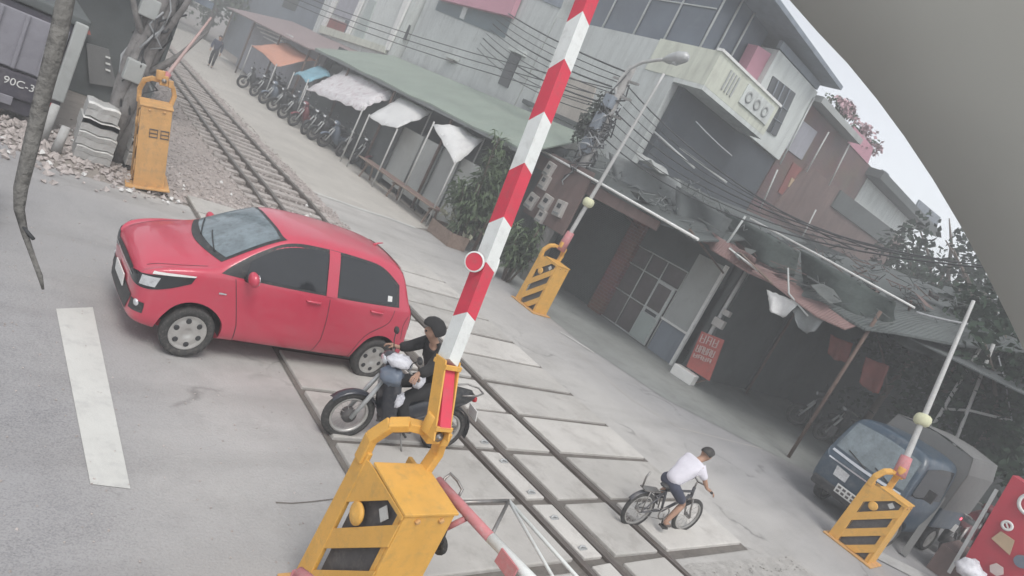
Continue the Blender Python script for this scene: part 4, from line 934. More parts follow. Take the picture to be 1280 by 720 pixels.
# --- the boy's bicycle
def make_bicycle():
    root = thing('bicycle', 'small dark bicycle ridden by the boy in the white shirt', 'bicycle')
    r = .25; t, s = spoked(r, .042, 20, 'alloy'); hub = MB(); hub.lathe((0, 0, 0), (0, 1, 0), [(.012, -.05), (.024, -.04), (.024, .04), (.012, .05)], 10)
    tm, sm_, hm = t.mesh('wheel'), s.mesh('rim'), hub.mesh('hub'); tm.materials.append(M['rubber']); sm_.materials.append(M['alloy']); hm.materials.append(M['steel'])
    for x in (.47, -.47):
        w = link('wheel', tm, None, root); w.location = (x, 0, r); link('rim', sm_, None, w); link('hub', hm, None, w)
    f = MB(); A, B, C, D = V(-.18, 0, .56), V(.30, 0, .60), V(-.06, 0, .27), V(-.47, 0, .25)
    f.tube([A, B], .016, 8); f.tube([B+V(.01, 0, -.06), C], .018, 8); f.tube([A, C], .016, 8)
    for y in (-.05, .05): f.tube([A+V(.01, 0, -.02), D+V(0, y, 0)], .009, 6); f.tube([C, D+V(0, y, 0)], .010, 6)
    f.tube([V(.29, 0, .66), V(.325, 0, .53)], .02, 8); f.build('frame', M['bike_frame'], root)
    k = MB()
    for y in (-.045, .045): k.tube([V(.33, y, .51), V(.40, y, .36), V(.47, y, .25)], .012, 7)
    k.tube([V(.33, -.05, .515), V(.33, .05, .515)], .016, 7); k.build('fork', M['steel'], root)
    h = MB(); h.tube([V(.29, 0, .64), V(.28, 0, .74)], .012, 7); h.tube([V(.22, -.27, .79), V(.29, -.12, .78), V(.29, 0, .745), V(.29, .12, .78), V(.22, .27, .79)], .011, 7); ho = h.build('handlebar', M['steel'], root)
    for y in (-1, 1): g = MB(); g.tube([V(.245, y*.21, .787), V(.205, y*.29, .79)], .016, 7); g.build('grip', M['rubber'], ho)
    s_ = MB(); s_.blob((-.21, 0, .625), (.12, .065, .028), 12, 6); s_.tube([V(-.185, 0, .55), V(-.20, 0, .62)], .012, 6); s_.build('saddle', M['black_plastic'], root)
    c = MB(); c.ring((-.06, -.05, .27), (0, 1, 0), [(.075, -.004), (.09, -.004), (.09, .004), (.075, .004)], 20); c.tube([V(-.06, -.06, .27), V(-.02, -.07, .14)], .010, 6); c.tube([V(-.06, .06, .27), V(-.10, .07, .40)], .010, 6); c.tube([V(-.47, -.05, .28), V(-.06, -.05, .355)], .004, 4); c.tube([V(-.47, -.05, .22), V(-.06, -.05, .185)], .004, 4); c.build('crank', M['steel'], root)
    for p in (V(-.02, -.11, .13), V(-.10, .11, .41)): q = MB(); q.box(p, (.09, .08, .022)); q.build('pedal', M['rubber'], root)
    cr = MB(); cr.box((-.46, 0, .545), (.28, .10, .015))
    for y in (-.05, .05): cr.tube([V(-.47, y, .25), V(-.50, y, .54)], .007, 6)
    cr.tube([V(-.19, 0, .55), V(-.34, 0, .545)], .009, 6); cr.build('rear_carrier', M['steel'], root)
    b2 = MB(); b2.tube([V(-.59, .02, .55), V(-.62, .02, .68), V(-.60, .02, .76)], .012, 6); b2.build('carrier_back_stay', M['steel'], root)
    fe = MB(); rows = []
    for q in range(10):
        a = math.radians(25+q*14); rows.append([V(-.47+math.cos(a)*(r+.02), y, r+math.sin(a)*(r+.02)) for y in (-.028, 0, .028)])
    fe.sheet(rows, .005); fe.build('mudguard', M['bike_frame'], root)
    return root
M['bike_frame'] = pm('bicycle_frame_paint', (0.10, 0.10, 0.11), 0.45, 0, 0.2, 6, DUST, 0.4)
bc = make_bicycle()
pr_, pf = G(785, 658), G(847, 664); hd = pf-pr_; hd.z = 0; bs = hd.length/.94; hd.normalize()
bc.location = (pf+pr_)/2; bc.rotation_euler = (0, 0, math.atan2(hd.y, hd.x)); bc.scale = (bs,)*3
J = dict(pelvis=(-.20, 0, .70), chest=(-.02, 0, .94), neck=(.08, 0, 1.045), head=(.145, 0, 1.13), face=(.9, 0, -.42), sh_l=(.02, .125, .995), sh_r=(.02, -.125, .995), el_l=(.13, .19, .86), el_r=(.13, -.19, .86), wr_l=(.18, .215, .80), wr_r=(.18, -.215, .80), hand_l=(.5, .5, -.1), hand_r=(.5, -.5, -.1),
         hip_l=(-.19, .075, .67), hip_r=(-.19, -.075, .67), kn_l=(.12, .10, .63), kn_r=(.11, -.10, .47), an_l=(-.12, .11, .47), an_r=(-.05, -.115, .185), to_l=(-.01, .115, .445), to_r=(.06, -.12, .165))
boy = make_person('person', 'boy in a white shirt and dark shorts riding the small bicycle', J, .80, 'shirt_white', 'cloth_navy', 'shoe', .42, .46)
boy.location = bc.location; boy.rotation_euler = bc.rotation_euler; boy.scale = (bs,)*3
# --- pedestrian far down the path
J = dict(pelvis=(0, 0, .92), chest=(.02, 0, 1.28), neck=(.03, 0, 1.47), head=(.05, 0, 1.60), face=(1, 0, 0), sh_l=(.02, .18, 1.40), sh_r=(.02, -.18, 1.40), el_l=(-.06, .23, 1.12), el_r=(.10, -.23, 1.14), wr_l=(.03, .24, .88), wr_r=(.25, -.22, .95),
         hip_l=(0, .09, .88), hip_r=(0, -.09, .88), kn_l=(.16, .10, .50), kn_r=(-.04, -.10, .48), an_l=(.14, .10, .09), an_r=(-.26, -.10, .12), to_l=(.28, .11, .04), to_r=(-.14, -.10, .04))
make_person('person', 'person in dark clothes walking far down the path beside the track', J, 1.0, 'cloth_navy', 'cloth_dark', 'shoe', 1.0, 1.0, loc=G(262, 84), rz=math.radians(-110))
# --- motorbikes parked along the stalls
PG = 'motorbikes parked in a row along the market stalls'
proto = make_motorbike('motorbike', '', PG, 'black_plastic')
alt = make_motorbike('motorbike', '', PG, 'maroon')
alt2 = make_motorbike('motorbike', '', PG, 'grey_blue')
for o in (proto, alt, alt2):
    for w in o.children:
        for ch in w.children:
            if ch.name.startswith('rim'): ch.data = ch.data.copy(); ch.data.materials.clear(); ch.data.materials.append(M['dark_steel'])
spots = [(306, 112), (318, 121), (331, 131), (344, 141), (356, 150), (368, 159), (380, 168), (393, 177), (407, 186), (423, 195), (440, 205), (457, 214), (312, 108), (325, 117), (350, 136), (362, 146), (374, 155), (386, 164), (400, 173), (415, 182), (431, 190), (449, 199), (318, 110), (338, 124), (360, 139), (384, 156), (410, 174), (436, 192)]
for i, (px, py) in enumerate(spots):
    src = (proto, proto, alt2, proto, proto, alt)[i % 6]
    used = src.get('used', 0)
    o = src if not used else copy_tree(src)
    src['used'] = 1
    if 'used' in o and o is not src: del o['used']
    p = G(px, py); o.location = p+(V(.45, .2, 0) if i < 12 else V(1.1, .5, 0) if i < 23 else V(1.9, .7, 0)); o.scale = (1.08, 1.08, 1.1); o.rotation_euler = (math.radians(-6), 0, math.radians(200+random.uniform(-14, 14)))
    o['label'] = 'dark parked motorbike among those standing before the market stalls'
    o['group'] = PG
for o in (proto, alt, alt2):
    if 'used' in o: del o['used']
# --- motorbike with lit red lamps behind the truck
tb = copy_tree(alt); tb.location = V(15.9, 1.95, 0); tb.rotation_euler = (math.radians(-5), 0, math.radians(-8)); tb['label'] = 'motorbike with a glowing red tail lamp standing beside the blue truck'; del tb['group']
for ch in tb.children:
    if ch.name.startswith('tail_light'):
        ch.data = ch.data.copy(); ch.data.materials.clear(); ch.data.materials.append(M['tail_lit'])
# --- black car entering at the left edge
c2 = make_hatchback('black car just nosing into view at the left edge', M['car_black'])
c2.scale = (.9, .9, .9); c2.location = (-1.22, 8.35, 0); c2.rotation_euler = (0, 0, math.radians(0))
# ================================================================== BUILDINGS
M['wall_grey'] = pm('grey_render', (0.51, 0.535, 0.525), 0.9, 0, 0.07, 0.5, (0.26, 0.27, 0.26), 0.6, 0.15, 20, world_space=True, dscale=1.0, streak=0.55)
M['wall_pale'] = pm('pale_render', (0.60, 0.63, 0.61), 0.9, 0, 0.06, 0.6, (0.40, 0.40, 0.37), 0.5, 0.15, 20, world_space=True, dscale=1.0, streak=0.55)
M['wall_cream'] = pm('cream_render', (0.60, 0.62, 0.53), 0.9, 0, 0.06, 0.6, (0.38, 0.37, 0.32), 0.5, 0.15, 20, world_space=True, streak=0.55)
M['wall_peach'] = pm('peach_render', (0.46, 0.42, 0.38), 0.9, 0, 0.1, 0.8, (0.34, 0.33, 0.3), 0.5, 0.15, 20, world_space=True, streak=0.55)
M['wall_lilac'] = pm('lilac_render', (0.36, 0.36, 0.40), 0.9, 0, 0.08, 0.6, (0.26, 0.26, 0.28), 0.5, world_space=True, streak=0.55)
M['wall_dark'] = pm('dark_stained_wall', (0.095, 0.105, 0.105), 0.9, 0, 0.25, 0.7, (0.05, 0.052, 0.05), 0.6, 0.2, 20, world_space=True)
M['wall_bluegrey'] = pm('blue_grey_wall', (0.22, 0.25, 0.29), 0.8, 0, 0.15, 0.6, (0.15, 0.16, 0.18), 0.5, world_space=True, streak=0.55)
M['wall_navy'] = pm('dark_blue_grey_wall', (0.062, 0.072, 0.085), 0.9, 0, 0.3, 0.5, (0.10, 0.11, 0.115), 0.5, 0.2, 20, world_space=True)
M['wall_brown'] = pm('brown_wall', (0.17, 0.115, 0.105), 0.9, 0, 0.3, 0.6, (0.10, 0.085, 0.08), 0.6, 0.2, 20, world_space=True, streak=0.55)
M['wall_redwash'] = pm('red_wash_wall', (0.26, 0.085, 0.075), 0.9, 0, 0.3, 0.7, (0.17, 0.1, 0.09), 0.6, 0.2, 20, world_space=True, streak=0.55)
M['pink_sheet'] = pm('pink_sheet', (0.50, 0.24, 0.30), 0.7, 0, 0.12, 1, None, 0, 0, 1, world_space=True)
M['teal_shutter'] = wavemat('teal_shutter', (0.16, 0.21, 0.235), (0.2, 0.2, 0.2), 9, 0.6, 'Z')
M['glass_blue'] = pm('blue_grey_glazing', (0.105, 0.125, 0.155), 0.25, 0, 0.25, 0.7, (0.18, 0.2, 0.22), 0.5, world_space=True)
M['window_dark'] = pm('window_pane', (0.06, 0.065, 0.07), 0.15, 0, 0.3, 1.5)
M['green_roof'] = wavemat('green_sheet_roof', (0.26, 0.31, 0.265), (0, 0, 0), 4.5, 0.65, 'Y', 0, (0.33, 0.34, 0.30), 0.25)
M['brown_roof'] = wavemat('brown_sheet_roof', (0.30, 0.235, 0.235), (0, 0, 0), 4.5, 0.7, 'Y', 0, (0.2, 0.16, 0.15), 0.35)
M['grey_roof'] = wavemat('weathered_sheet_roof', (0.10, 0.112, 0.11), (0, 0, 0), 4.0, 0.85, 'Y', 0, (0.06, 0.06, 0.058), 0.45, damt=0.6)
M['rust_sheet'] = wavemat('rusty_sheet', (0.25, 0.155, 0.145), (0, 0, 0), 5.0, 0.8, 'Y', 0, (0.15, 0.11, 0.1), 0.4)
M['roller'] = wavemat('roller_shutter', (0.105, 0.125, 0.12), (0, 0, 0), 6.0, 0.6, 'Z', 0.1, (0.07, 0.075, 0.07), 0.5)
M['brick_red'] = brickmat('red_brick', (0.26, 0.10, 0.085), (0.20, 0.085, 0.075), (0.30, 0.26, 0.24), 2.6)
M['brick_dull'] = brickmat('dull_brick', (0.20, 0.115, 0.105), (0.155, 0.095, 0.09), (0.21, 0.175, 0.165), 2.6)
M['tarp_white'] = pm('white_tarpaulin', (0.68, 0.68, 0.67), 0.6, 0, 0.06, 1.2, (0.42, 0.40, 0.42), 0.6, 0.4, 5, world_space=True)
M['tarp_pattern'] = pm('printed_tarpaulin', (0.66, 0.64, 0.65), 0.6, 0, 0.1, 2, (0.30, 0.17, 0.20), 0.9, 0.5, 4, world_space=True, dscale=4.5)
M['tarp_orange'] = pm('orange_tarpaulin', (0.60, 0.29, 0.20), 0.6, 0, 0.12, 1.5, (0.62, 0.40, 0.33), 0.5, 0.3, 6, world_space=True)
M['tarp_blue'] = pm('blue_tarpaulin', (0.20, 0.38, 0.46), 0.6, 0, 0.2, 1.5, (0.35, 0.45, 0.50), 0.5, 0.3, 6, world_space=True)
M['tarp_grey'] = pm('grey_tarpaulin', (0.24, 0.255, 0.255), 0.7, 0, 0.2, 1.5, (0.12, 0.12, 0.12), 0.6, 0.5, 5, world_space=True)
M['wood'] = pm('old_wood', (0.25, 0.185, 0.15), 0.85, 0, 0.25, 6, (0.4, 0.3, 0.26), 0.5, 0.2, 30)
M['rust_frame'] = pm('rusty_frame', (0.16, 0.11, 0.09), 0.8, 0.3, 0.3, 8)
M['frame_white'] = pm('white_frame_paint', (0.52, 0.54, 0.53), 0.6, 0, 0.08, 5, (0.35, 0.35, 0.34), 0.4)
M['panel_green'] = pm('pale_green_panel', (0.40, 0.45, 0.43), 0.6, 0, 0.08, 2, (0.28, 0.30, 0.29), 0.4)
M['panel_grey'] = pm('grey_panel', (0.38, 0.395, 0.385), 0.7, 0, 0.08, 1.2, (0.24, 0.24, 0.235), 0.5, world_space=True)
M['meter'] = pm('meter_box_plastic', (0.42, 0.40, 0.38), 0.6, 0, 0.1, 4, (0.25, 0.23, 0.21), 0.5)
M['cable'] = pm('black_cable', (0.06, 0.062, 0.065), 0.7, 0, 0.2, 4)
M['cable_pale'] = pm('weathered_cable', (0.34, 0.35, 0.36), 0.7, 0, 0.2, 4)
M['leaf'] = pm('leaf', (0.068, 0.10, 0.048), 0.55, 0, 0.45, 1.7, (0.16, 0.20, 0.12), 0.6, world_space=True)
M['leaf_dark'] = pm('dark_leaf', (0.028, 0.046, 0.030), 0.85, 0, 0.5, 1.3, (0.05, 0.075, 0.045), 0.5, world_space=True, spec=0.1)
M['leaf_pale'] = pm('dry_pale_leaf', (0.30, 0.30, 0.22), 0.6, 0, 0.3, 1.7, world_space=True)
M['bark'] = pm('bark', (0.14, 0.11, 0.09), 0.9, 0, 0.3, 5, None, 0, 0.5, 20)
M['petal'] = pm('pink_petal', (0.46, 0.30, 0.33), 0.7, 0, 0.5, 3, (0.5, 0.45, 0.42), 0.6, world_space=True)
M['sign_red'] = pm('red_sign_board', (0.42, 0.10, 0.085), 0.6, 0, 0.15, 3, (0.30, 0.17, 0.14), 0.6, world_space=True)
M['kiosk_red'] = pm('red_enamel', (0.46, 0.035, 0.06), 0.45, 0, 0.06, 2, (0.3, 0.06, 0.07), 0.3)
M['tan'] = pm('tan_label', (0.46, 0.34, 0.22), 0.6, 0, 0.08, 5)
M['sign_ink'] = pm('pale_lettering', (0.60, 0.50, 0.47), 0.7, 0, 0.1, 6)
M['truck_blue'] = pm('blue_truck_paint', (0.032, 0.060, 0.092), 0.4, 0, 0.12, 2, DUST, 0.3, 0, 1, 0.5, 0.4)
M['canvas'] = pm('grey_canvas', (0.17, 0.17, 0.168), 0.85, 0, 0.12, 2, (0.17, 0.165, 0.16), 0.5, 0.3, 10)
M['lavender'] = pm('lavender_grey_panel', (0.24, 0.235, 0.265), 0.7, 0, 0.12, 2, (0.15, 0.145, 0.16), 0.5)
M['purple_dark'] = pm('dark_violet_paint', (0.06, 0.055, 0.072), 0.6, 0, 0.15, 2, DUST, 0.2)

def px_poly(pts, X=None, Y=None): return [FX(x, y, X) if X is not None else FY(x, y, Y) for x, y in pts]
def panel(name, pts, mat, parent=None, X=None, Y=None, depth=0.1, bevel=0.0):
    """outline on a vertical plane, given real thickness going away from the track"""
    p = px_poly(pts, X, Y); mb = MB(); mb.prism(p, V(depth, 0, 0) if X is not None else V(0, depth, 0))
    o = mb.build(name, M[mat] if isinstance(mat, str) else mat, None, bevel)
    if parent is not None:
        o.parent = parent; o.matrix_parent_inverse = parent.matrix_basis.inverted()
    return o
def blk(name, lo, hi, mat, parent=None, bevel=0.0):
    c = (Vector(lo)+Vector(hi))/2; d = Vector(hi)-Vector(lo); mb = MB(); mb.box((0, 0, 0), d); o = mb.build(name, M[mat], None, bevel); o.location = c
    if parent is not None:
        o.parent = parent; o.location = c-Vector(parent.location)
    return o
def pole(name, a, b, r, mat, parent=None, n=8):
    mb = MB(); off = Vector(parent.location) if parent is not None else V(0, 0, 0); mb.tube([Vector(a)-off, Vector(b)-off], r, n); return mb.build(name, M[mat], parent)
def kid(mb, name, mat, parent):     # world-space mesh under an unrotated thing
    off = Vector(parent.location); mb.v = [tuple(Vector(p)-off) for p in mb.v]; return mb.build(name, M[mat], parent)

# --- market shed with the long green roof
T = thing('market_shed', 'long market shed with a pale green corrugated roof behind the stalls', 'shed', (11.4, 22, 0))
mb = MB(); g = []
for i in range(13):
    Y = 13.9+(31-13.9)*i/12; g.append([V(11.4+(.5 if i == 0 else 0)*0, Y, 3.30+.03*math.sin(i*2.1)), V(13.2, Y+.8*(1-i/12), 4.0+.03*math.sin(i*1.3)), V(15.05, Y+1.8*(1-i/12), 4.68)])
mb.sheet(g, .05, False); kid(mb, 'roof', 'green_roof', T)
mb = MB(); mb.bar(V(11.45, 13.9, 3.22), V(11.45, 31, 3.22), .06, .12); kid(mb, 'gutter', 'tarp_grey', T)
for Y in (14.3, 18.2, 22.5, 27, 30.6): pole('post', V(11.55, Y, 0), V(11.55, Y, 3.2), .05, 'rust_frame', T)
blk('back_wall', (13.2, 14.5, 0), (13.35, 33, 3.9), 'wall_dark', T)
T = thing('market_shed', 'shed with a brownish pink roof at the far end of the stalls', 'shed', (11.6, 38, 0))
mb = MB(); g = [[V(11.2, Y, 3.15), V(15.2, Y, 4.25)] for Y in (31.1, 36, 41, 47)]; mb.sheet(g, .06, False); kid(mb, 'roof', 'brown_roof', T)
blk('back_wall', (12.9, 33.2, 0), (13.0, 47, 3.4), 'wall_lilac', T)
for Y in (31.5, 36, 41, 46): pole('post', V(11.4, Y, 0), V(11.4, Y, 3.1), .05, 'rust_frame', T)
for k in range(4):
    q0, q1 = FX(318+4*k, 28+6*k, 12.5), FX(366-6*k, 46+3*k, 11.6); mb = MB(); mb.bar(q0, q1, .07, .07); kid(mb, 'roof_batten', 'tarp_white', T)
# --- long grey building behind
T = thing('apartment_building', 'long plain grey building rising behind the green market roof', 'building', (15.3, 22, 0))
blk('wall', (15.3, 20.6, 0), (22, 30.6, 13), 'wall_grey', T)
W = dict(parent=T, X=15.26)
panel('window', [(544, 12), (630, 47), (650, -8), (566, -42)], 'teal_shutter', depth=.06, **W)
w = panel('window_mullion', [(574, 22), (579, 24), (592, -10), (587, -12)], 'frame_white', parent=T, X=15.22, depth=.04)
panel('fascia', [(546, -2), (637, 20), (650, -12), (560, -40)], 'pink_sheet', parent=T, X=15.0, depth=.24)
panel('window', [(622, 104), (634, 110), (651, 70), (639, 64)], 'window_dark', depth=.06, **W)
panel('window_hood', [(634, 61), (653, 69), (655, 64), (637, 57)], 'wall_pale', parent=T, X=15.1, depth=.2)
panel('air_vent', [(557, 75), (565, 78), (568, 71), (560, 68)], 'meter', parent=T, X=15.16, depth=.12)
panel('vent_hood', [(556, 70), (568, 75), (570, 71), (559, 66)], 'wall_pale', parent=T, X=15.05, depth=.22)
panel('pilaster', [(662, 135), (668, 138), (700, 62), (694, 60)], 'wall_pale', parent=T, X=15.2, depth=.10)
panel('wall_patch', [(693, 145), (728, 160), (745, 108), (712, 95)], 'wall_peach', depth=.05, **W)
panel('downpipe', [(499, 46), (505, 49), (520, 6), (514, 4)], 'window_dark', parent=T, X=15.16, depth=.12)
panel('window', [(664, -5), (700, 10), (715, -30), (680, -44)], 'wall_bluegrey', depth=.05, **W)
panel('cornice', [(652, 128), (720, 158), (722, 153), (654, 123)], 'wall_dark', parent=T, X=15.14, depth=.14)
# --- white narrow house
T = thing('townhouse', 'narrow white townhouse with tall glazed bays at the far end of the row', 'house', (14.9, 36, 0))
blk('wall', (15.0, 31.0, 0), (20, 42.3, 12), 'wall_pale', T)
panel('window', [(424, 42), (432, 45), (458, -5), (448, -9)], 'glass_blue', T, X=14.96, depth=.06)
panel('window', [(440, 48), (452, 52), (470, 2), (462, -2)], 'panel_green', T, X=14.94, depth=.06)
panel('panel', [(408, 33), (429, 42), (434, 30), (413, 22)], 'wall_redwash', T, X=14.95, depth=.06)
panel('panel', [(416, 18), (440, 28), (452, -2), (430, -10)], 'wall_lilac', T, X=14.94, depth=.06)
panel('pilaster', [(429, 46), (433, 48), (456, -4), (452, -6)], 'white_edge', T, X=14.86, depth=.10)
panel('pilaster', [(398, 38), (402, 40), (432, -22), (428, -24)], 'white_edge', T, X=14.86, depth=.10)
panel('pilaster', [(479, 63), (484, 62), (516, -10), (510, -12)], 'white_edge', T, X=14.84, depth=.12)
panel('plinth', [(398, 40), (480, 66), (482, 58), (401, 31)], 'wall_cream', T, X=14.82, depth=.15)
T = thing('house', 'dull blue grey house end between the white townhouse and the trees', 'house', (15.2, 50, 0))
blk('wall', (15.4, 42.6, 0), (22, 62, 6.4), 'wall_bluegrey', T); blk('roof', (15.1, 42.4, 6.4), (22.3, 62.2, 6.6), 'brown_roof', T)
panel('window', [(352, 8), (368, 14), (376, -4), (360, -10)], 'window_dark', T, X=15.36, depth=.06)

# --- the corner house with the balcony (faces the road)
T = thing('corner_house', 'corner house with a cream balcony, dark glazed top floor and pale end bay', 'house', (15.5, 13.6, 0))
blk('wall', (15.32, 13.9, 0), (22.0, 20.55, 8.25), 'wall_grey', T)
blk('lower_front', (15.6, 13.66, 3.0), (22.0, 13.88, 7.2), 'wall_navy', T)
mb = MB()
for p in ([V(15.3, 12.75, 7.28), V(19.2, 12.75, 7.28), V(19.2, 12.87, 7.28), V(15.3, 12.87, 7.28)], [V(15.3, 12.87, 7.28), V(15.42, 12.87, 7.28), V(15.42, 15.2, 7.28), V(15.3, 15.2, 7.28)]):
    mb.prism(p, V(0, 0, 1.02))
bal = kid(mb, 'balcony', 'wall_cream', T)
blk('balcony_floor', (15.3, 12.75, 7.14), (19.2, 13.9, 7.275), 'wall_pale', T)
blk('balcony_coping', (15.26, 12.70, 8.302), (19.24, 12.92, 8.38), 'white_edge', T)
for k in range(4): blk('relief_bar', (16.05+.17*k, 12.715, 7.50), (16.12+.17*k, 12.748, 8.10), 'panel_grey', T)
blk('balcony_panel', (17.1, 12.70, 7.55), (18.95, 12.748, 8.16), 'wall_pale', T, .01)
for k in range(3):
    mb = MB(); mb.ring((17.42+.55*k, 12.69, 7.86), (0, -1, 0), [(.10, -.008), (.19, -.008), (.19, .012), (.10, .012)], 20); kid(mb, 'relief_ring', 'panel_grey', T)
# top floor glazing set back behind the balcony, with white mullions
blk('top_floor', (15.9, 14.2, 8.26), (18.7, 20.4, 10.5), 'glass_blue', T)
for X in (15.95, 16.7, 17.5): pole('mullion', V(X, 14.15, 8.26), V(X, 14.15, 10.5), .035, 'frame_white', T)
for Y in (15.6, 17.0, 18.6): pole('mullion', V(15.86, Y, 8.26), V(15.86, Y, 10.5), .035, 'frame_white', T)
pole('mullion', V(15.86, 14.2, 9.7), V(15.86, 20.4, 9.7), .025, 'frame_white', T)
panel('red_panel', [(926, 100), (941, 112), (968, 70), (948, 57)], 'pink_sheet', T, Y=13.7, depth=.4)
blk('end_bay', (18.72, 13.5, 7.22), (22.0, 20, 9.9), 'wall_pale', T)
panel('bay_window', [(943, 152), (970, 171), (995, 117), (967, 95)], 'window_dark', T, Y=13.46, depth=.08)
for t in (.25, .5, .75):
    a = V(*FY(943+27*t, 152+19*t, 13.42)); b = V(*FY(967+28*t, 95+22*t, 13.42)); pole('window_bar', a, b, .02, 'wall_bluegrey', T)
for t in (.3, .6):
    a = V(*FY(943+24*t, 152-57*t, 13.40)); b = V(*FY(970+25*t, 171-54*t, 13.40)); pole('window_bar', a, b, .02, 'wall_bluegrey', T)
mb = MB(); mb.prism([V(15.3, 12.9, 10.52), V(22.3, 12.9, 10.25), V(22.3, 20.6, 10.25), V(15.3, 20.6, 10.52)], V(0, 0, .14)); kid(mb, 'roof', 'wall_bluegrey', T)
blk('parapet', (18.7, 13.5, 9.95), (21.9, 13.65, 10.2), 'wall_bluegrey', T)
mb = MB(); mb.prism([V(18.6, 15, 10.35), V(20.2, 15, 11.1), V(21.8, 15, 10.3)], V(0, 4, 0)); kid(mb, 'attic_roof', 'panel_grey', T)
# --- red brick house to the right of it
T = thing('brick_house', 'dark red brick house with a flat grey roof slab beside the pale end bay', 'house', (22.2, 13.6, 0))
blk('wall', (22.15, 13.7, 0), (29.3, 20, 9.55), 'brick_dull', T)
blk('roof', (22.05, 13.2, 9.6), (26.2, 20.4, 9.82), 'panel_grey', T)
panel('render_patch', [(982, 185), (1002, 200), (1022, 165), (1003, 150)], 'wall_lilac', T, Y=13.66, depth=.06)
panel('red_patch', [(973, 240), (1003, 262), (1022, 225), (992, 203)], 'wall_redwash', T, Y=13.655, depth=.06)
panel('window', [(985, 233), (994, 240), (999, 229), (990, 222)], 'tan', T, Y=13.62, depth=.06)
panel('red_wall', [(1060, 178), (1085, 205), (1092, 185), (1068, 158)], 'pink_sheet', T, Y=13.66, depth=.06)
panel('lower_wall', [(965, 262), (1090, 350), (1130, 300), (1010, 205)], 'wall_brown', T, Y=13.60, depth=.1)
panel('shutter_band', [(1040, 258), (1110, 310), (1120, 290), (1052, 238)], 'wall_dark', T, Y=13.52, depth=.08)
for a, b in (((1008, 215), (1036, 165)), ((1036, 232), (1062, 180)), ((975, 205), (1018, 122)), ((1000, 302), (1020, 262)), ((950, 262), (972, 212))):
    pole('downpipe', FY(*a, 13.45), FY(*b, 13.45), .035, 'frame_white', T, 6)
# --- white block with black flat roof
T = thing('white_house', 'small whitewashed house with a thin black flat roof on the right', 'house', (30, 13.6, 0))
blk('wall', (29.35, 13.7, 0), (37.0, 20, 9.1), 'wall_pale', T); blk('roof', (28.9, 13.0, 9.15), (38.2, 20.4, 9.5), 'wall_dark', T)
panel('window', [(1098, 225), (1106, 231), (1112, 218), (1104, 212)], 'wall_bluegrey', T, Y=13.64, depth=.08)
panel('window', [(1140, 268), (1168, 290), (1176, 272), (1150, 250)], 'wall_bluegrey', T, Y=13.64, depth=.08)

# --- shop row along the track: shutter bay, brick pier, glass partition
T = thing('shop', 'ground floor shop with a dark roller shutter and white framed glass partition', 'shop', (15.2, 12, 0))
blk('shutter', (15.25, 12.55, 0), (15.33, 15.2, 3.1), 'roller', T)
blk('brick_pier', (15.05, 11.95, 0), (15.4, 12.5, 3.2), 'brick_red', T)
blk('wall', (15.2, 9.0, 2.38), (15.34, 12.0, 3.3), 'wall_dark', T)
M['shop_glass'] = pm('dusty_shop_glass', (0.12, 0.105, 0.105), 0.2, 0, 0.25, 1.2, (0.2, 0.18, 0.18), 0.5, world_space=True)
blk('glass', (15.22, 9.98, 0.02), (15.25, 12.08, 2.38), 'shop_glass', T)
for Y in (12.08, 11.35, 10.74, 10.02): pole('frame_bar', V(15.17, Y, 0.02), V(15.17, Y, 2.36), .022, 'frame_white', T, 6)
for z in (.03, .95, 1.80, 2.36): pole('frame_bar', V(15.17, 10.02 if z > .9 else 10.74, z), V(15.17, 12.08, z), .022, 'frame_white', T, 6)
d = blk('door', (15.08, 10.06, .02), (15.13, 10.70, 1.80), 'frame_white', T)
for nm, lo, hi, m_ in (('lower_panel', (15.05, 10.10, .05), (15.078, 10.66, .80), 'panel_green'), ('pane', (15.06, 10.14, 1.0), (15.078, 10.62, 1.72), 'shop_glass'), ('letter_slot', (15.055, 10.18, .84), (15.078, 10.58, .93), 'window_dark')):
    c = (Vector(lo)+Vector(hi))/2; b = MB(); b.box((0, 0, 0), Vector(hi)-Vector(lo)); o = b.build(nm, M[m_], d); o.location = c-Vector((15.105, 10.38, .91))
blk('side_panel', (15.12, 9.05, .95), (15.18, 9.97, 2.95), 'panel_grey', T)
blk('lower_panel', (15.14, 9.05, .0), (15.19, 9.97, .93), 'wall_bluegrey', T)
blk('corner_post', (15.02, 8.97, .0), (15.11, 9.06, 3.0), 'white_edge', T)
blk('sill_bar', (15.04, 9.07, .92), (15.11, 10.0, .98), 'white_edge', T)
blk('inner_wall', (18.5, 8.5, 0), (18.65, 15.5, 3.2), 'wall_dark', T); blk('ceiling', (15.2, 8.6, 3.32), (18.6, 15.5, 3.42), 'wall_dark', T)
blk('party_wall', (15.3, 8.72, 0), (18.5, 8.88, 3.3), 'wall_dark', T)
# awning over the shops
T = thing('shop_awning', 'sagging dark sheet awning with a thin white edge over the shop fronts', 'awning', (13.2, 11, 3.3))
mb = MB(); g = []
for i in range(11):
    Y = 15.6-(15.6-8.7)*i/10; z = 3.52-.30*i/10; g.append([V(12.75, Y, z+.02*math.sin(i*1.7)), V(14.0, Y, z+.38+.06*math.sin(i*2.3)), V(15.3, Y, z+.8), V(17.5, Y, z+1.35+.06*math.sin(i))])
mb.sheet(g, .04, False); kid(mb, 'sheet', 'grey_roof', T)
mb = MB(); mb.tube([V(12.72, 15.6, 3.56), V(12.72, 12, 3.41), V(12.72, 8.6, 3.24)], .035, 8); kid(mb, 'edge_pipe', 'white_edge', T)
mb = MB(); mb.prism([V(12.85, 15.4, 3.02), V(12.85, 9.9, 2.98), V(12.85, 9.9, 3.22), V(12.85, 15.4, 3.44)], V(.04, 0, 0)); kid(mb, 'fascia', 'wall_brown', T)
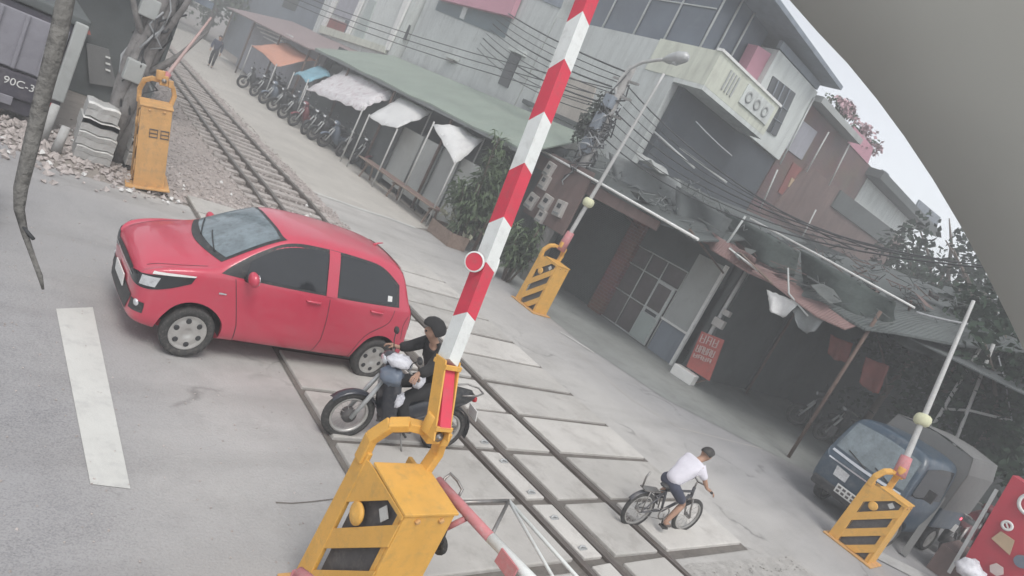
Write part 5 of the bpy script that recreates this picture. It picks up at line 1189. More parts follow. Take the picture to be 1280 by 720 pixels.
for Y in (15.2, 12.2, 9.0): pole('bracket', V(12.8, Y, 3.36), V(15.18, Y, 2.75), .025, 'rust_frame', T)
# junk on top of the awning
for i, (px, py, L_, W_, nm, mat, lab) in enumerate((
        (745, 232, .9, .6, 'roof_sheet', 'panel_grey', 'pale curved sheet lying on the awning next to the thin barrier arm'), (800, 255, 2.2, .5, 'roof_sheet', 'tarp_grey', 'long grey sheet of roofing dumped on the awning'),
        (840, 282, 1.8, .5, 'roof_sheet', 'wall_bluegrey', 'dark blue grey sheet dumped near the awning end'), (812, 205, 1.2, .7, 'roof_sheet', 'panel_grey', 'bent grey sheet piled high above the awning'))):
    p = FX(px, py, 14.1); mb = MB(); g = [[V((u-.5)*W_, (v-.5)*L_, .12*math.sin(3*u+v*4+i)+.10*u) for u in (0, .33, .66, 1)] for v in (0, .25, .5, .75, 1)]
    mb.sheet(g, .02); o = mb.build(nm, M[mat]); o.location = p; o.rotation_euler = (random.uniform(-.2, .2), .25, random.uniform(-.4, .4)); tag(o, lab, 'roof sheet')
# --- open dark shed further right
T = thing('open_shed', 'deep dark open fronted shed with rusty sheet eaves and poles', 'shed', (14.3, 6, 0))
mb = MB(); g = []
for i in range(17):
    Y = 8.6-(8.6-2.2)*i/16; e_ = 14.1+max(0, 4.9-Y)*1.5; g.append([V(e_, Y, 3.18+.36*(e_-14.1)+.03*math.sin(i*2)), V(e_+.9, Y, 3.56+.36*(e_-14.1)+.04*math.sin(i*1.4)), V(max(17, e_+1.4), Y, 4.25+.2*max(0, e_-15.6)), V(22, Y, 5.2)])
mb.sheet(g, .05, False); kid(mb, 'roof', 'grey_roof', T)
mb = MB(); mb.tube([V(13.85, 8.4, 4.22), V(13.9, 6.4, 4.08), V(14, 4.4, 3.92)], .022, 7); kid(mb, 'upper_pipe', 'white_edge', T)
g = []; mb = MB()
for i in range(8):
    Y = 9.6-(9.6-5.2)*i/7; g.append([V(13.75, Y, 3.28-.05*i+.05*math.sin(i*1.9)), V(14.15, Y, 3.42-.04*i+.05*math.sin(i*2.3)), V(14.7, Y, 3.55-.03*i)])
mb.sheet(g, .03, False); kid(mb, 'rusty_eave', 'rust_sheet', T)
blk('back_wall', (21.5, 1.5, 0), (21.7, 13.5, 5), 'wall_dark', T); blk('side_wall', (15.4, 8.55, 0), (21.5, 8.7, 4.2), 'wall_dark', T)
for X, Y in ((14.3, 5.0), (18, 3.0), (18, 8.2)): pole('post', V(X, Y, 0), V(X, Y, 3.6), .04, 'rust_frame', T)
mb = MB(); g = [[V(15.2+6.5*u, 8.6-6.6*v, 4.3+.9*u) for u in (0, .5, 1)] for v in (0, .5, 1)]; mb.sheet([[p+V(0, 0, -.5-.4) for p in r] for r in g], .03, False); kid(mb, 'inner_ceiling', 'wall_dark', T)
def cloth(name, pts_px, X, mat, label, cat, sag=.1, seed=0, depth=.35):
    rnd = random.Random(seed); a, b, c, d = [FX(x, y, X) for x, y in pts_px]; g = []
    for j in range(9):
        row = []
        for i in range(11):
            u, v = i/10, j/8; p = a.lerp(b, u).lerp(d.lerp(c, u), v)
            row.append(p+V(depth*math.sin(u*7+seed)*.3*v+rnd.uniform(-.02, .02), 0, -sag*4*u*(1-u)*v*.7+rnd.uniform(-.015, .015)))
        g.append(row)
    mb = MB(); mb.sheet(g, V(.012, .004, 0)); return tag(mb.build(name, M[mat]), label, cat)
cloth('hanging_cloth', [(958, 362), (1000, 378), (985, 395), (962, 385)], 13.8, 'tarp_white', 'crumpled white cloth hanging from the shed eave', 'cloth', .12, 3)
cloth('hanging_cloth', [(990, 380), (1032, 398), (1020, 415), (998, 408)], 13.9, 'tarp_grey', 'grey bundle of cloth hung next to the white cloth under the eave', 'cloth', .12, 5)
mb = MB(); mb.tube([FX(985, 335, 13.8), FX(986, 367, 13.75), FX(1010, 395, 13.8)], .02, 6); tag(mb.build('bent_rod', M['frame_white']), 'thin bent white rod sticking up over the shed eave', 'rod')
for i, (px, py, L_) in enumerate(((930, 325, .9), (945, 335, 1.1), (915, 312, .7))):
    p = FX(px, py, 13.72); mb = MB(); mb.box((0, 0, 0), (.12, L_, .03)); o = mb.build('loose_board', M[('white_edge', 'wood', 'tarp_grey')[i]]); o.location = p; o.rotation_euler = (.18+.1*i, .3, .15-.1*i)
    tag(o, ('pale loose board poking out of the rusty eave', 'brown loose board on the rusty eave', 'grey loose board at the corner of the rusty eave')[i], 'board')
# red things in the dark
cloth('hanging_cloth', [(1038, 418), (1066, 430), (1058, 452), (1034, 442)], 16.5, 'wall_redwash', 'dull red cloth hanging leftmost in the dark shed', 'cloth', .1, 13)
cloth('hanging_cloth', [(1082, 446), (1112, 458), (1100, 492), (1076, 478)], 16.0, 'wall_redwash', 'larger dark red cloth hanging inside the shed above the truck', 'cloth', .1, 17)
for i, (px, py, rz_) in enumerate(((1045, 560, 2.6), (1018, 545, 2.2), (1075, 535, 2.9))):
    o = copy_tree(proto); p = G(px, py); o.location = p; o.rotation_euler = (math.radians(-6), 0, rz_); o['label'] = ('dark motorbike parked at the mouth of the shed behind the blue truck', 'motorbike parked leftmost in the dark shed mouth', 'motorbike parked deepest in the dark shed')[i]; o['group'] = 'motorbikes in the dark shed'
M['wall_dark2'] = pm('sooty_scrap', (0.13, 0.14, 0.135), 0.9, 0, 0.3, 2, (0.06, 0.06, 0.06), 0.6)
def scrap(name, n, place, seed, mats):
    for q, mat in enumerate(mats):
        rnd = random.Random(seed+q); mb = MB()
        for _ in range(n//len(mats)):
            p = place(rnd); a = rnd.uniform(0, 6.3); l = rnd.uniform(.15, .9); d = V(math.cos(a)*.5, math.sin(a), rnd.uniform(-.35, .35)).normalized(); k = rnd.random()
            if k < .45: mb.bar(p-d*l/2, p+d*l/2, rnd.uniform(.015, .05), rnd.uniform(.01, .03))
            elif k < .52: w = V(-d.y, d.x, rnd.uniform(-.3, .4))*rnd.uniform(.08, .3); mb.sheet([[p-d*l/2-w, p-d*l/2+w], [p+V(0, 0, rnd.uniform(-.05, .08))-w, p+V(0, 0, rnd.uniform(-.05, .08))+w], [p+d*l/2-w, p+d*l/2+w]], .01, False)
            else: mb.tube([p, p+d*l*.3+V(0, 0, .1), p+d*l*.6+V(0, 0, -.05), p+d*l], .012, 5)
        tag(mb.build(name, M[mat]), kind='stuff')
def on_awn(r): Y = r.uniform(8.4, 15.3); X = r.uniform(12.8, 16.2); return V(X, Y, 3.52-.30*(15.6-Y)/6.9+.30*(X-12.75)+.08+r.random()**2*.16)
def on_shed(r): Y = r.uniform(4.8, 8.8); X = r.uniform(13.9, 18); return V(X, Y, 3.2+.36*(X-14.1)+.12+r.random()**2*.22)
scrap('roof_scrap', 130, on_awn, 41, ('tarp_grey', 'wall_dark', 'wall_dark2'))
scrap('shed_roof_scrap', 150, on_shed, 61, ('wall_dark', 'wall_dark2', 'wall_brown'))
for i, (q, X, mat, lab) in enumerate((([(760, 190), (850, 225), (862, 262), (775, 232)], 14.2, 'tarp_grey', 'grey tarpaulin slumped over the awning near the cable pole'), ([(845, 232), (915, 275), (905, 300), (850, 270)], 13.9, 'wall_dark', 'dark tarpaulin over the awning corner above the shop door'), ([(905, 262), (1000, 315), (990, 345), (915, 300)], 14.5, 'net_dark', 'dark shade net stretched along the shed roof, left part'), ([(1000, 312), (1120, 378), (1110, 412), (1000, 352)], 14.6, 'net_dark', 'dark shade net stretched along the shed roof, right part'), ([(880, 285), (945, 322), (940, 336), (878, 300)], 13.7, 'rust_sheet', 'brownish cloth along the shed eave'), ([(1120, 385), (1200, 425), (1200, 452), (1118, 425)], 16.4, 'net_dark', 'dark net drooping at the far right of the shed roof'))):
    M.setdefault('net_dark', pm('dark_shade_net', (0.06, 0.075, 0.07), 0.9, 0, 0.3, 3, (0.11, 0.12, 0.115), 0.6, 0.5, 12, world_space=True)); cloth('tarpaulin', q, X, mat, lab, 'tarpaulin', .16, 23+i, .8)
# --- red sign board and white box on the pavement
p = FX(870, 470, 14.6)
T = thing('sign_board', 'leaning red board with rows of pale lettering outside the shop corner', 'sign', (14.6, 8.5, 0))
panel('board', [(877, 414), (905, 425), (886, 476), (858, 458)], 'sign_red', T, X=14.55, depth=.04)
rnd = random.Random(5)
def on_board(u, v): return FX(877+28*u-19*v*(1)+0*u, 414+11*u+44*v+8*u*v*0+v*0, 14.535)
for r_, (v0, v1, n) in enumerate(((.06, .27, 3), (.36, .54, 5), (.60, .70, 4))):
    for k in range(n):
        u0 = .1+.82*k/n; mb = MB(); w_ = .82/n*.62
        for (ua, va, ub, vb) in ((u0, v0, u0, v1), (u0+w_, v0, u0+w_, v1), (u0, v0 if k % 2 else v1, u0+w_, v0 if k % 2 else v1), (u0, (v0+v1)/2, u0+w_, (v0+v1)/2)):
            mb.bar(on_board(ua, va), on_board(ub, vb), .014, .035, (1, 0, 0))
        kid(mb, 'lettering', 'sign_ink', T)
pole('leg', FX(886, 474, 14.62), V(14.62, 8.0, 0), .02, 'rust_frame', T)
mb = MB(); mb.box((0, 0, .14), (.3, .62, .28)); o = mb.build('foam_box', M['white_plastic'], None, .02); o.location = G(852, 474); o.rotation_euler.z = .15; tag(o, 'white box lying at the foot of the leaning red board', 'box')
T = thing('meter_post', 'grey pipe post with small boxes rising behind the red board', 'post', (14.8, 8.35, 0))
pole('post', V(14.8, 8.35, 0), V(14.75, 8.3, 3.1), .05, 'pole_grey', T)
for z, s_ in ((1.55, .22), (1.9, .14)): blk('meter_box', (14.62, 8.05, z), (14.75, 8.05+s_*1.4, z+s_), 'meter', T, .01)

# --- electric meter boxes under the awning end
mtr = None
for i, (px, py, s_) in enumerate(((685, 211, 1), (679, 227, 1), (663, 251, 1.1), (681, 253, 1.1), (675, 270, .9), (698, 260, 1.1))):
    if mtr is None:
        t = thing('meter_box', '', 'meter box'); mb = MB(); mb.hexa([V(-.02, -.16, -.22), V(.16, -.16, -.22), V(.16, .16, -.22), V(-.02, .16, -.22), V(.0, -.16, .22), V(.16, -.16, .22), V(.16, .16, .22), V(.0, .16, .22)]); mb.build('case', M['meter'], t, .02)
        mb = MB(); mb.box((-.016, .0, .06), (.02, .13, .12)); mb.build('window', M['window_dark'], t); mtr = t
        mb = MB(); mb.box((-.03, .0, -.14), (.02, .22, .05)); mb.build('lid_catch', M['tarp_grey'], t)
    else: t = copy_tree(mtr)
    t.location = FX(px, py, 12.62); t.scale = (s_*.98,)*3; t.rotation_euler = (random.uniform(-.15, .15), 0, random.uniform(-.1, .25))
    t['label'] = ('topmost grey electric meter box of the cluster by the bush', 'second grey meter box, just under the topmost one', 'leftmost grey meter box, nearest the striped arm', 'middle grey meter box with a dark window', 'lowest small grey meter box in the cluster', 'tilted grey meter box at the right of the cluster')[i]; t['group'] = 'electric meter boxes on the shop pole'
mb = MB(); mb.box((12.76, 13.5, 2.65), (.06, 1.9, 1.9)); tag(mb.build('meter_rack', M['wall_brown']), 'brown backing board that carries the cluster of meter boxes', 'board')
# --- service pole with street lamp
T = thing('utility_pole', 'concrete pole wrapped in a thick tangle of cables above the shop awning', 'pole', (12.95, 13.3, 0))
mb = MB(); mb.tube([V(0, 0, 0), V(0, 0, 6.6)], [.16, .11], 10); mb.build('shaft', M['pole_conc'], T)
rnd = random.Random(9)
for k in range(26):
    mb = MB(); z0 = rnd.uniform(3.6, 5.4); pts = []
    for i in range(9): a = k+i*rnd.uniform(.5, .9); pts.append(V(-.05+math.cos(a)*rnd.uniform(.14, .42), math.sin(a)*rnd.uniform(.14, .42), z0+(i-4)*rnd.uniform(.05, .24)))
    mb.tube(pts, rnd.uniform(.012, .028), 6); mb.build('cable_coil', M['cable' if k % 4 else 'cable_pale'], T)
for z, s_ in ((4.9, .5), (4.2, .42), (5.5, .35)): mb = MB(); mb.box((-.2, .05*s_, z), (.22, .30, s_)); mb.build('junction_box', M['wall_bluegrey'], T, .02)
for z in (5.75, 6.2, 5.2): mb = MB(); mb.bar(V(0, -.5, z), V(0, .5, z), .06, .06); mb.build('cross_arm', M['steel'], T)
T = thing('street_lamp', 'street lamp head on a curved grey arm reaching out from the cable pole', 'street lamp', (12.95, 13.3, 5.6))
pl_ = [FX(x, y, 12.8)-Vector(T.location) for x, y in ((770, 110), (776, 98), (787, 86), (803, 78), (822, 75), (836, 74))]
mb = MB(); mb.tube([V(0, 0, 0)]+pl_, .045, 8); mb.build('arm', M['pole_grey'], T)
d_ = (pl_[-1]-pl_[-3]).normalized(); h_ = pl_[-1]
mb = MB(); mb.tube([h_-d_*.16, h_+d_*.02, h_+d_*.30, h_+d_*.52, h_+d_*.60], [.05, .13, .17, .13, .04], 12); lh = mb.build('head', M['grey_metal'], T)
mb = MB(); mb.tube([h_+d_*.08+V(0, 0, -.06), h_+d_*.28+V(0, 0, -.09), h_+d_*.46+V(0, 0, -.06)], [.06, .11, .06], 10); mb.build('lens', M['headlight'], lh)
# --- overhead cables
def wire(a, b, sag, r, mat, lab):
    mb = MB(); pts = []
    for i in range(13): u = i/12; p = a.lerp(b, u); p.z -= sag*4*u*(1-u); pts.append(p)
    mb.tube(pts, r, 5); tag(mb.build('overhead_cable', M[mat]), lab, 'cable', 'overhead cables')
top = V(12.95, 13.3, 6.1)
for i in range(9):
    q = FX(628-4*i, 12+6*i, 15.2-.05*i); wire(top+V(-.1, .1*(i % 4), -.16*i+.3), q, .12+.03*i, .015 if i % 3 else .026, 'cable', 'black overhead cable running from the cable pole to the long grey building')
for i in range(7):
    q = FX(905+34*i, 205+26*i, 13.9); wire(top+V(0, -.1, -.25*i), V(14.0-.1*i, 6.0-.5*i, 4.5+.12*i), .35+.08*i, .012 if i % 3 else .018, 'cable', 'overhead cable drooping from the cable pole along the shop awnings')
for i in range(3):
    wire(V(12.95, 13.3, 5.4+.25*i), V(6.9+.6*i, 52, 5.6+.3*i), .9, .016, 'cable', 'overhead cable running from the cable pole up along the track')
wire(FX(1145, 390, 14.2), FX(1210, 405, 14.6), .02, .022, 'cable_pale', 'short pale cable crossing behind the tall right hand arm')
wire(FX(870, 152, 13.3), FX(915, 195, 13.3), .02, .016, 'cable_pale', 'pale wire in front of the dark wall under the balcony')
# --- corner clutter of thin steel pipes above the shops
for i, (a, b, X, lab) in enumerate((((818, 165), (868, 210), 13.5, 'thin steel pipe lying over the tarps next to the thin arm'), ((850, 185), (908, 228), 13.6, 'long steel pipe with a bracket above the awning'), ((905, 310), (932, 270), 13.7, 'short upright pale rod standing on the rusty eave'))):
    mb = MB(); mb.tube([FX(*a, X), FX(*b, X)], .03, 6); tag(mb.build('steel_pipe', M['frame_white']), lab, 'pipe')

# --- stalls
def awning(name, pts, mat, label, z0, wav=.05, drop=.12, seed=1, n=8):
    rnd = random.Random(seed); a, b, c, d = [FX(x, y, X) for x, y, X in pts]; g = []
    for j in range(n+1):
        row = []
        for i in range(n+1):
            u, v = i/n, j/n; p = a.lerp(b, u).lerp(d.lerp(c, u), v); e = min(u, 1-u, v, 1-v)
            p = p+V(rnd.uniform(-wav, wav)*.6, rnd.uniform(-wav, wav), rnd.uniform(-wav, wav)-(drop if e < .01 else 0)+.08*math.sin(u*5+seed)*math.sin(v*4))
            row.append(p)
        g.append(row)
    T = thing('stall_awning', label, 'awning', (a+c)/2*1.0); T.location.z = 0
    mb = MB(); mb.sheet(g, .02); kid(mb, 'sheet', mat, T)
    for p in (a, b, c, d): pole('post', V(p.x, p.y, 0), V(p.x, p.y, p.z), .028, 'pole_grey', T, 6)
    return T
awning('stall', [(315, 56, 10.4), (359, 52, 11.9), (396, 75, 11.9), (346, 80, 10.4)], 'tarp_orange', 'orange tarpaulin awning over the farthest stall', 2.5, .02, .05, 1)
awning('stall', [(368, 90, 10.6), (400, 80, 11.8), (418, 92, 11.8), (386, 99, 10.6)], 'tarp_blue', 'small blue tarpaulin awning next to the orange one', 2.4, .04, .1, 2)
awning('stall', [(385, 107, 10.5), (430, 85, 11.9), (496, 114, 11.9), (455, 133, 10.6)], 'tarp_pattern', 'rumpled white printed tarpaulin awning in the middle of the stalls', 2.5, .055, .16, 3, 12)
awning('stall', [(462, 143, 10.6), (502, 120, 11.9), (541, 137, 11.9), (497, 161, 10.6)], 'tarp_white', 'flat white sheet awning at the near end of the stalls', 2.5, .03, .04, 4)
awning('stall', [(543, 152, 10.9), (582, 157, 11.9), (606, 173, 11.9), (570, 202, 10.9)], 'tarp_white', 'white sheet awning half hidden behind the tall bush', 2.5, .04, .08, 6)
T = thing('panel_fence', 'grey panel fence with dark posts behind the benches', 'fence', (11.6, 18, 0))
mb = MB(); mb.prism([V(11.62, 15.4, .2), V(11.62, 21.0, .2), V(11.62, 21.0, 2.2), V(11.62, 15.4, 2.3)], V(.04, 0, 0)); kid(mb, 'panel', 'panel_grey', T)
for Y in (15.5, 16.8, 18.0, 19.3, 20.9): pole('post', V(11.57, Y, 0), V(11.57, Y, 2.3), .03, 'wall_dark', T, 6)
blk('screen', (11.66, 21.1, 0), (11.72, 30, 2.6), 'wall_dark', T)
# benches / market table
T = thing('market_table', 'long low wooden table with peeling pinkish boards in front of the fence', 'table', (10.75, 18.6, 0))
for k in range(3):
    a, b = V(10.55+.2*k, 21.0, .62), V(10.85+.2*k, 15.9, .60); mb = MB(); mb.bar(a, b, .17, .035); kid(mb, 'board', ('wood', 'rust_sheet', 'wood')[k], T)
for Y in (20.6, 18.6, 16.3):
    mb = MB(); x0 = 10.6+.06*(21-Y); mb.bar(V(x0, Y, 0), V(x0+.12, Y, .58), .05, .05); mb.bar(V(x0+.42, Y, 0), V(x0+.32, Y, .58), .05, .05); mb.bar(V(x0, Y, .5), V(x0+.42, Y, .5), .04, .05); kid(mb, 'trestle', 'wood', T)
for i, (px, py, mat, lab) in enumerate(((498, 205, 'wood', 'brown crate under the grey panel fence'), (420, 165, 'panel_grey', 'grey crate under the printed tarpaulin'), (395, 140, 'tarp_white', 'white crate under the printed tarpaulin'), (372, 122, 'wood', 'brown crate under the blue awning'), (505, 222, 'meter', 'beige crate beside the long low table'), (448, 180, 'wall_bluegrey', 'blue grey crate between the parked motorbikes and the white sheet awning'))):
    p = G(px, py); mb = MB(); mb.box((0, 0, .3), (.5, .6, .04))
    for z in (.05, .18, .31, .44, .56): 
        mb.box((-.25, 0, z), (.03, .6, .09)); mb.box((.25, 0, z), (.03, .6, .09)); mb.box((0, -.3, z), (.5, .03, .09)); mb.box((0, .3, z), (.5, .03, .09))
    o = mb.build('crate', M[mat]); o.location = (p.x+1.2, p.y+.3, 0); o.rotation_euler.z = random.uniform(-.4, .4); tag(o, lab, 'crate')
# ================================================================== PLANTS
M['leaf_dull'] = pm('dusty_leaf', (0.085, 0.10, 0.085), 0.8, 0, 0.45, 2, (0.15, 0.16, 0.15), 0.6, world_space=True, spec=0.15)
def leaf_cloud(mb, centre, rad, n, size, rnd, long_=1.0, droop=.3, clumps=10):
    cl = []
    for _ in range(clumps):
        d = V(rnd.gauss(0, 1), rnd.gauss(0, 1), rnd.gauss(0, 1)).normalized(); k = rnd.uniform(.25, .95)
        cl.append((Vector(centre)+V(d.x*rad[0]*k, d.y*rad[1]*k, d.z*rad[2]*k), rnd.uniform(.22, .45)))
    for _ in range(n):
        c, s_ = cl[rnd.randrange(clumps)]
        d = V(rnd.gauss(0, 1), rnd.gauss(0, 1), rnd.gauss(0, 1)).normalized()*(rnd.random()**.5)
        p = c+V(d.x*rad[0], d.y*rad[1], d.z*rad[2])*s_
        a = V(rnd.gauss(0, 1), rnd.gauss(0, 1), rnd.gauss(0, .6)-droop).normalized(); l = size*long_*rnd.uniform(.6, 1.3); w = size*rnd.uniform(.25, .45)
        q = a.cross(V(rnd.gauss(0, 1), rnd.gauss(0, 1), rnd.gauss(0, 1))).normalized()*w
        m = p+a*l*.5; t = p+a*l+V(0, 0, -l*.25*droop)
        mb.add([p, m+q, t, m-q], [(0, 1, 2, 3)], False)
def tree(name, label, cat, base, h, crown_r, n, size, leaf, seed, trunk_r=.12, long_=1.0, group=None, crown_h=None):
    rnd = random.Random(seed); T = thing(name, label, cat, base, group=group)
    tr = MB(); top = V(rnd.uniform(-.3, .3), rnd.uniform(-.3, .3), h*.62); tr.tube([V(0, 0, 0), top*.5+V(.05, .05, 0), top], [trunk_r, trunk_r*.8, trunk_r*.5], 8)
    for k in range(7):
        a = k*2.4; s_ = top*rnd.uniform(.55, 1); tr.tube([s_, s_+V(math.cos(a)*crown_r*.4, math.sin(a)*crown_r*.4, h*.16), s_+V(math.cos(a)*crown_r*.75, math.sin(a)*crown_r*.75, h*.26)], [trunk_r*.45, trunk_r*.28, trunk_r*.1], 6)
    tr.build('trunk', M['bark'], T)
    cr = MB(); ch_ = crown_h or h*.36
    leaf_cloud(cr, (0, 0, h-ch_), (crown_r, crown_r, ch_), n, size, rnd, long_, .3, 22); cr.build('crown', M[leaf], T, 0, False)
    return T
def strap_plant(name, label, base, h, r, n, leaf, seed, l0=.5):
    """bush of long drooping strap leaves on several stems"""
    rnd = random.Random(seed); T = thing(name, label, 'bush', base); st = MB(); lf = MB()
    for k in range(9):
        a = rnd.uniform(0, 6.28); hh = h*rnd.uniform(.35, 1); e = V(math.cos(a)*r*rnd.uniform(.1, .75), math.sin(a)*r*rnd.uniform(.1, .75), hh); st.tube([V(e.x*.2, e.y*.2, 0), V(e.x*.55, e.y*.55, hh*.5), e], [.035, .028, .016], 6)
        for _ in range(n//9):
            f = rnd.uniform(.25, 1.03); p = V(e.x*(.2+.8*f), e.y*(.2+.8*f), hh*f); b = rnd.uniform(0, 6.28); l = l0*rnd.uniform(.6, 1.2); d = V(math.cos(b), math.sin(b), rnd.uniform(.2, 1.1)); s_ = V(-math.sin(b), math.cos(b), 0)*rnd.uniform(.018, .035)
            m = p+d*l*.45; t = p+d*l*.75+V(0, 0, -l*.45)
            lf.add([p-s_*.4, p+s_*.4, m+s_, m-s_, t], [(0, 1, 2, 3), (3, 2, 4)], False)
    st.build('stem', M['bark'], T); lf.build('foliage', M[leaf], T, 0, False); return T
b1 = strap_plant('leafy_bush', 'tall bush of long drooping leaves at the end of the stalls', V(11.35, 14.6, 0), 3.5, 1.25, 900, 'leaf', 21, .62)
o = MB(); rnd = random.Random(3); leaf_cloud(o, (0, .1, 2.0), (.95, 1.0, 1.2), 900, .13, rnd, 1.9, .7, 14); o.build('foliage', M['leaf'], b1, 0, False)
o = MB(); leaf_cloud(o, (-.2, .1, 1.1), (.7, .8, .9), 160, .13, rnd, 1.8, .7, 10); x = o.build('dry_foliage', M['leaf_pale'], b1, 0, False)
b2 = strap_plant('leafy_bush', 'lower leafy bush between the striped arm and the yellow cabinet', V(11.55, 12.5, 0), 1.7, .75, 380, 'leaf', 33, .5)
o = MB(); leaf_cloud(o, (0, 0, 1.0), (.6, .6, .7), 420, .12, random.Random(6), 1.8, .6, 10); o.build('foliage', M['leaf'], b2, 0, False)
vt = thing('vine', 'grey green vine smothering the cable pole under the street lamp', 'vine', (12.95, 13.3, 0))
o = MB(); leaf_cloud(o, (-.05, .35, 4.6), (.35, .55, 1.35), 900, .11, random.Random(44), 1.3, .5, 14); o.build('foliage', M['leaf_dull'], vt, 0, False)
o = MB(); o.tube([V(.12, .25, 0), V(.05, .3, 2.2), V(-.02, .3, 4.6)], .04, 6); o.build('stem', M['bark'], vt)
T = thing('planter', 'old wooden planter box at the foot of the tall bush', 'planter', (10.95, 14.9, 0)); mb = MB()
for x, y, w, d in ((0, -.6, .6, .04), (0, .6, .6, .04), (-.3, 0, .04, 1.2), (.3, 0, .04, 1.2)): mb.box((x, y, .2), (w, d, .4))
mb.build('box', M['wood'], T); mb = MB(); mb.box((0, 0, .3), (.55, 1.15, .05)); mb.build('soil', M['groove'], T)
TG = 'trees at the right behind the houses'
for i, (px, py, hd_, h, r, n, lab) in enumerate(((1232, 420, 18.0, 5.6, 1.7, 2600, 'dark leafy tree hanging over the shed roof behind the tall arm'), (1275, 505, 17.0, 5.2, 1.6, 2400, 'dark leafy tree at the right edge above the red kiosk'), (1150, 420, 21.0, 5.4, 1.5, 1800, 'dark bushy tree growing out behind the shed roof'))):
    p = AT(px, py, hd_); tree('tree', lab, 'tree', (p.x, p.y, 0), h, r, n, .17, 'leaf_dark', 150+i, .12, 1.3, None, h*.40)
for i, (px, py, hd_, h, r, n, lab) in enumerate(((1195, 330, 30, 10.0, 2.8, 2600, 'dark tree showing between the white house and the camera hood'), (1240, 400, 27, 8.2, 3.2, 3000, 'dense dark tree right of the tall barrier arm'), (1285, 470, 24, 7.5, 3.4, 3000, 'dark tree at the right edge behind the pole frame'), (1165, 345, 34, 8.0, 2.6, 2200, 'dull green tree left of the others behind the shed'))):
    p = AT(px, py, hd_); tree('tree', lab, 'tree', (p.x, p.y, 0), h, r, n, .26, 'leaf_dark', 50+i, .2, 1.2, TG, h*.42)
for i, (px, py, hd_, h, r, lab) in enumerate(((262, 24, 62, 9.5, 3.6, 'hazy green tree far up the track beyond the stalls'), (318, 6, 66, 10.5, 4.2, 'larger hazy green tree behind the far pink roof'), (225, 12, 70, 9, 4, 'hazy tree left of the far end of the track'), (160, -10, 60, 9, 4, 'hazy dark tree behind the gnarled trunk'), (90, -60, 48, 9, 4, 'dark tree behind the dump truck'))):
    p = AT(px, py, hd_); tree('tree', lab, 'tree', (p.x, p.y, 0), h, r, 1700, .42, 'leaf', 70+i, .25, 1.1, None, h*.45)
# bougainvillea trailing over the roof line
for i, (px, py, lab) in enumerate(((1052, 138, 'pale pink creeper on the roof of the brick house'), (1085, 172, 'pink creeper trailing over the brick house edge'))):
    p = FY(px, py, 13.9); T = thing('creeper', lab, 'creeper', p); o = MB(); leaf_cloud(o, (0, 0, 0), (1.5, .5, .55), 700, .16, random.Random(90+i), 1.1, .4, 12); o.build('foliage', M['petal'], T, 0, False); o = MB(); leaf_cloud(o, (0, .1, -.1), (1.4, .4, .5), 350, .15, random.Random(95+i), 1.2, .4, 10); o.build('leaf_mass', M['leaf'], T, 0, False)

M['bark_grey'] = pm('grey_bark', (0.21, 0.20, 0.195), 0.95, 0, 0.35, 4, (0.09, 0.085, 0.08), 0.7, 0.9, 12)
# ================================================================== UPPER LEFT: pole, slabs, dump truck, hut
T = thing('gnarled_tree', 'gnarled grey tree trunk draped with loose cables and boxes beside the stacked blocks', 'tree', (2.1, 12.35, 0))
rnd = random.Random(77)
for k in range(6):
    a0 = k*1.05; mb = MB(); pts = []
    for i in range(15):
        z = i*.42; tw = a0+z*.55; r_ = .15-.004*i+.03*math.sin(i*1.7+k); pts.append(V(math.cos(tw)*r_*(1+max(0, .5-z)*.9)-.02*z, math.sin(tw)*r_*(1+max(0, .5-z)*.9), z))
    mb.tube(pts, [.12-.0035*i+.015*math.sin(i*2.1+k*2) for i in range(15)], 8); mb.build('trunk', M['bark_grey'], T)
for k, (z, dx, dy, dz) in enumerate(((1.5, .5, -.2, .7), (2.0, -.5, -.2, .6), (2.6, .5, .1, 1.0), (1.9, .25, -.35, 1.1), (2.9, -.35, .1, .9), (3.3, .3, -.3, 1.0))):
    mb = MB(); mb.tube([V(0, 0, z), V(dx*.45, dy*.5, z+dz*.35), V(dx*.8, dy, z+dz*.8), V(dx*1.3, dy*1.4, z+dz*1.6)], [.075, .06, .045, .02], 7); mb.build('limb', M['bark_grey'], T)
rnd = random.Random(19)
for k in range(22):
    mb = MB(); z0 = rnd.uniform(.9, 3.4); a0 = rnd.uniform(0, 6.3); pts = []
    for i in range(8): a = a0+i*rnd.uniform(-.5, .6); r_ = rnd.uniform(.17, .34); pts.append(V(math.cos(a)*r_, math.sin(a)*r_, z0+i*.26-.2))
    mb.tube(pts, rnd.uniform(.010, .022), 5); mb.build('loose_cable', M['cable' if k % 3 else 'cable_pale'], T)
for x, y, z, s_ in ((-.12, -.22, 1.55, .34), (-.20, -.16, 2.55, .30)): mb = MB(); mb.box((x, y, z), (.26, .18, s_)); mb.build('junction_box', M['panel_grey'], T, .02)
for i in range(4): wire(V(2.1, 12.35, 3.7+.3*i), V(-5-.5*i, 20, 5.4+.2*i), .3, .016, 'cable', 'black overhead cable leaving the gnarled trunk at the upper left')
for i in range(4): wire(V(2.1, 12.35, 3.6+.3*i), V(7.5+.4*i, 48, 5.8+.3*i), .5, .018, 'cable', 'black overhead cable from the gnarled trunk along the track')
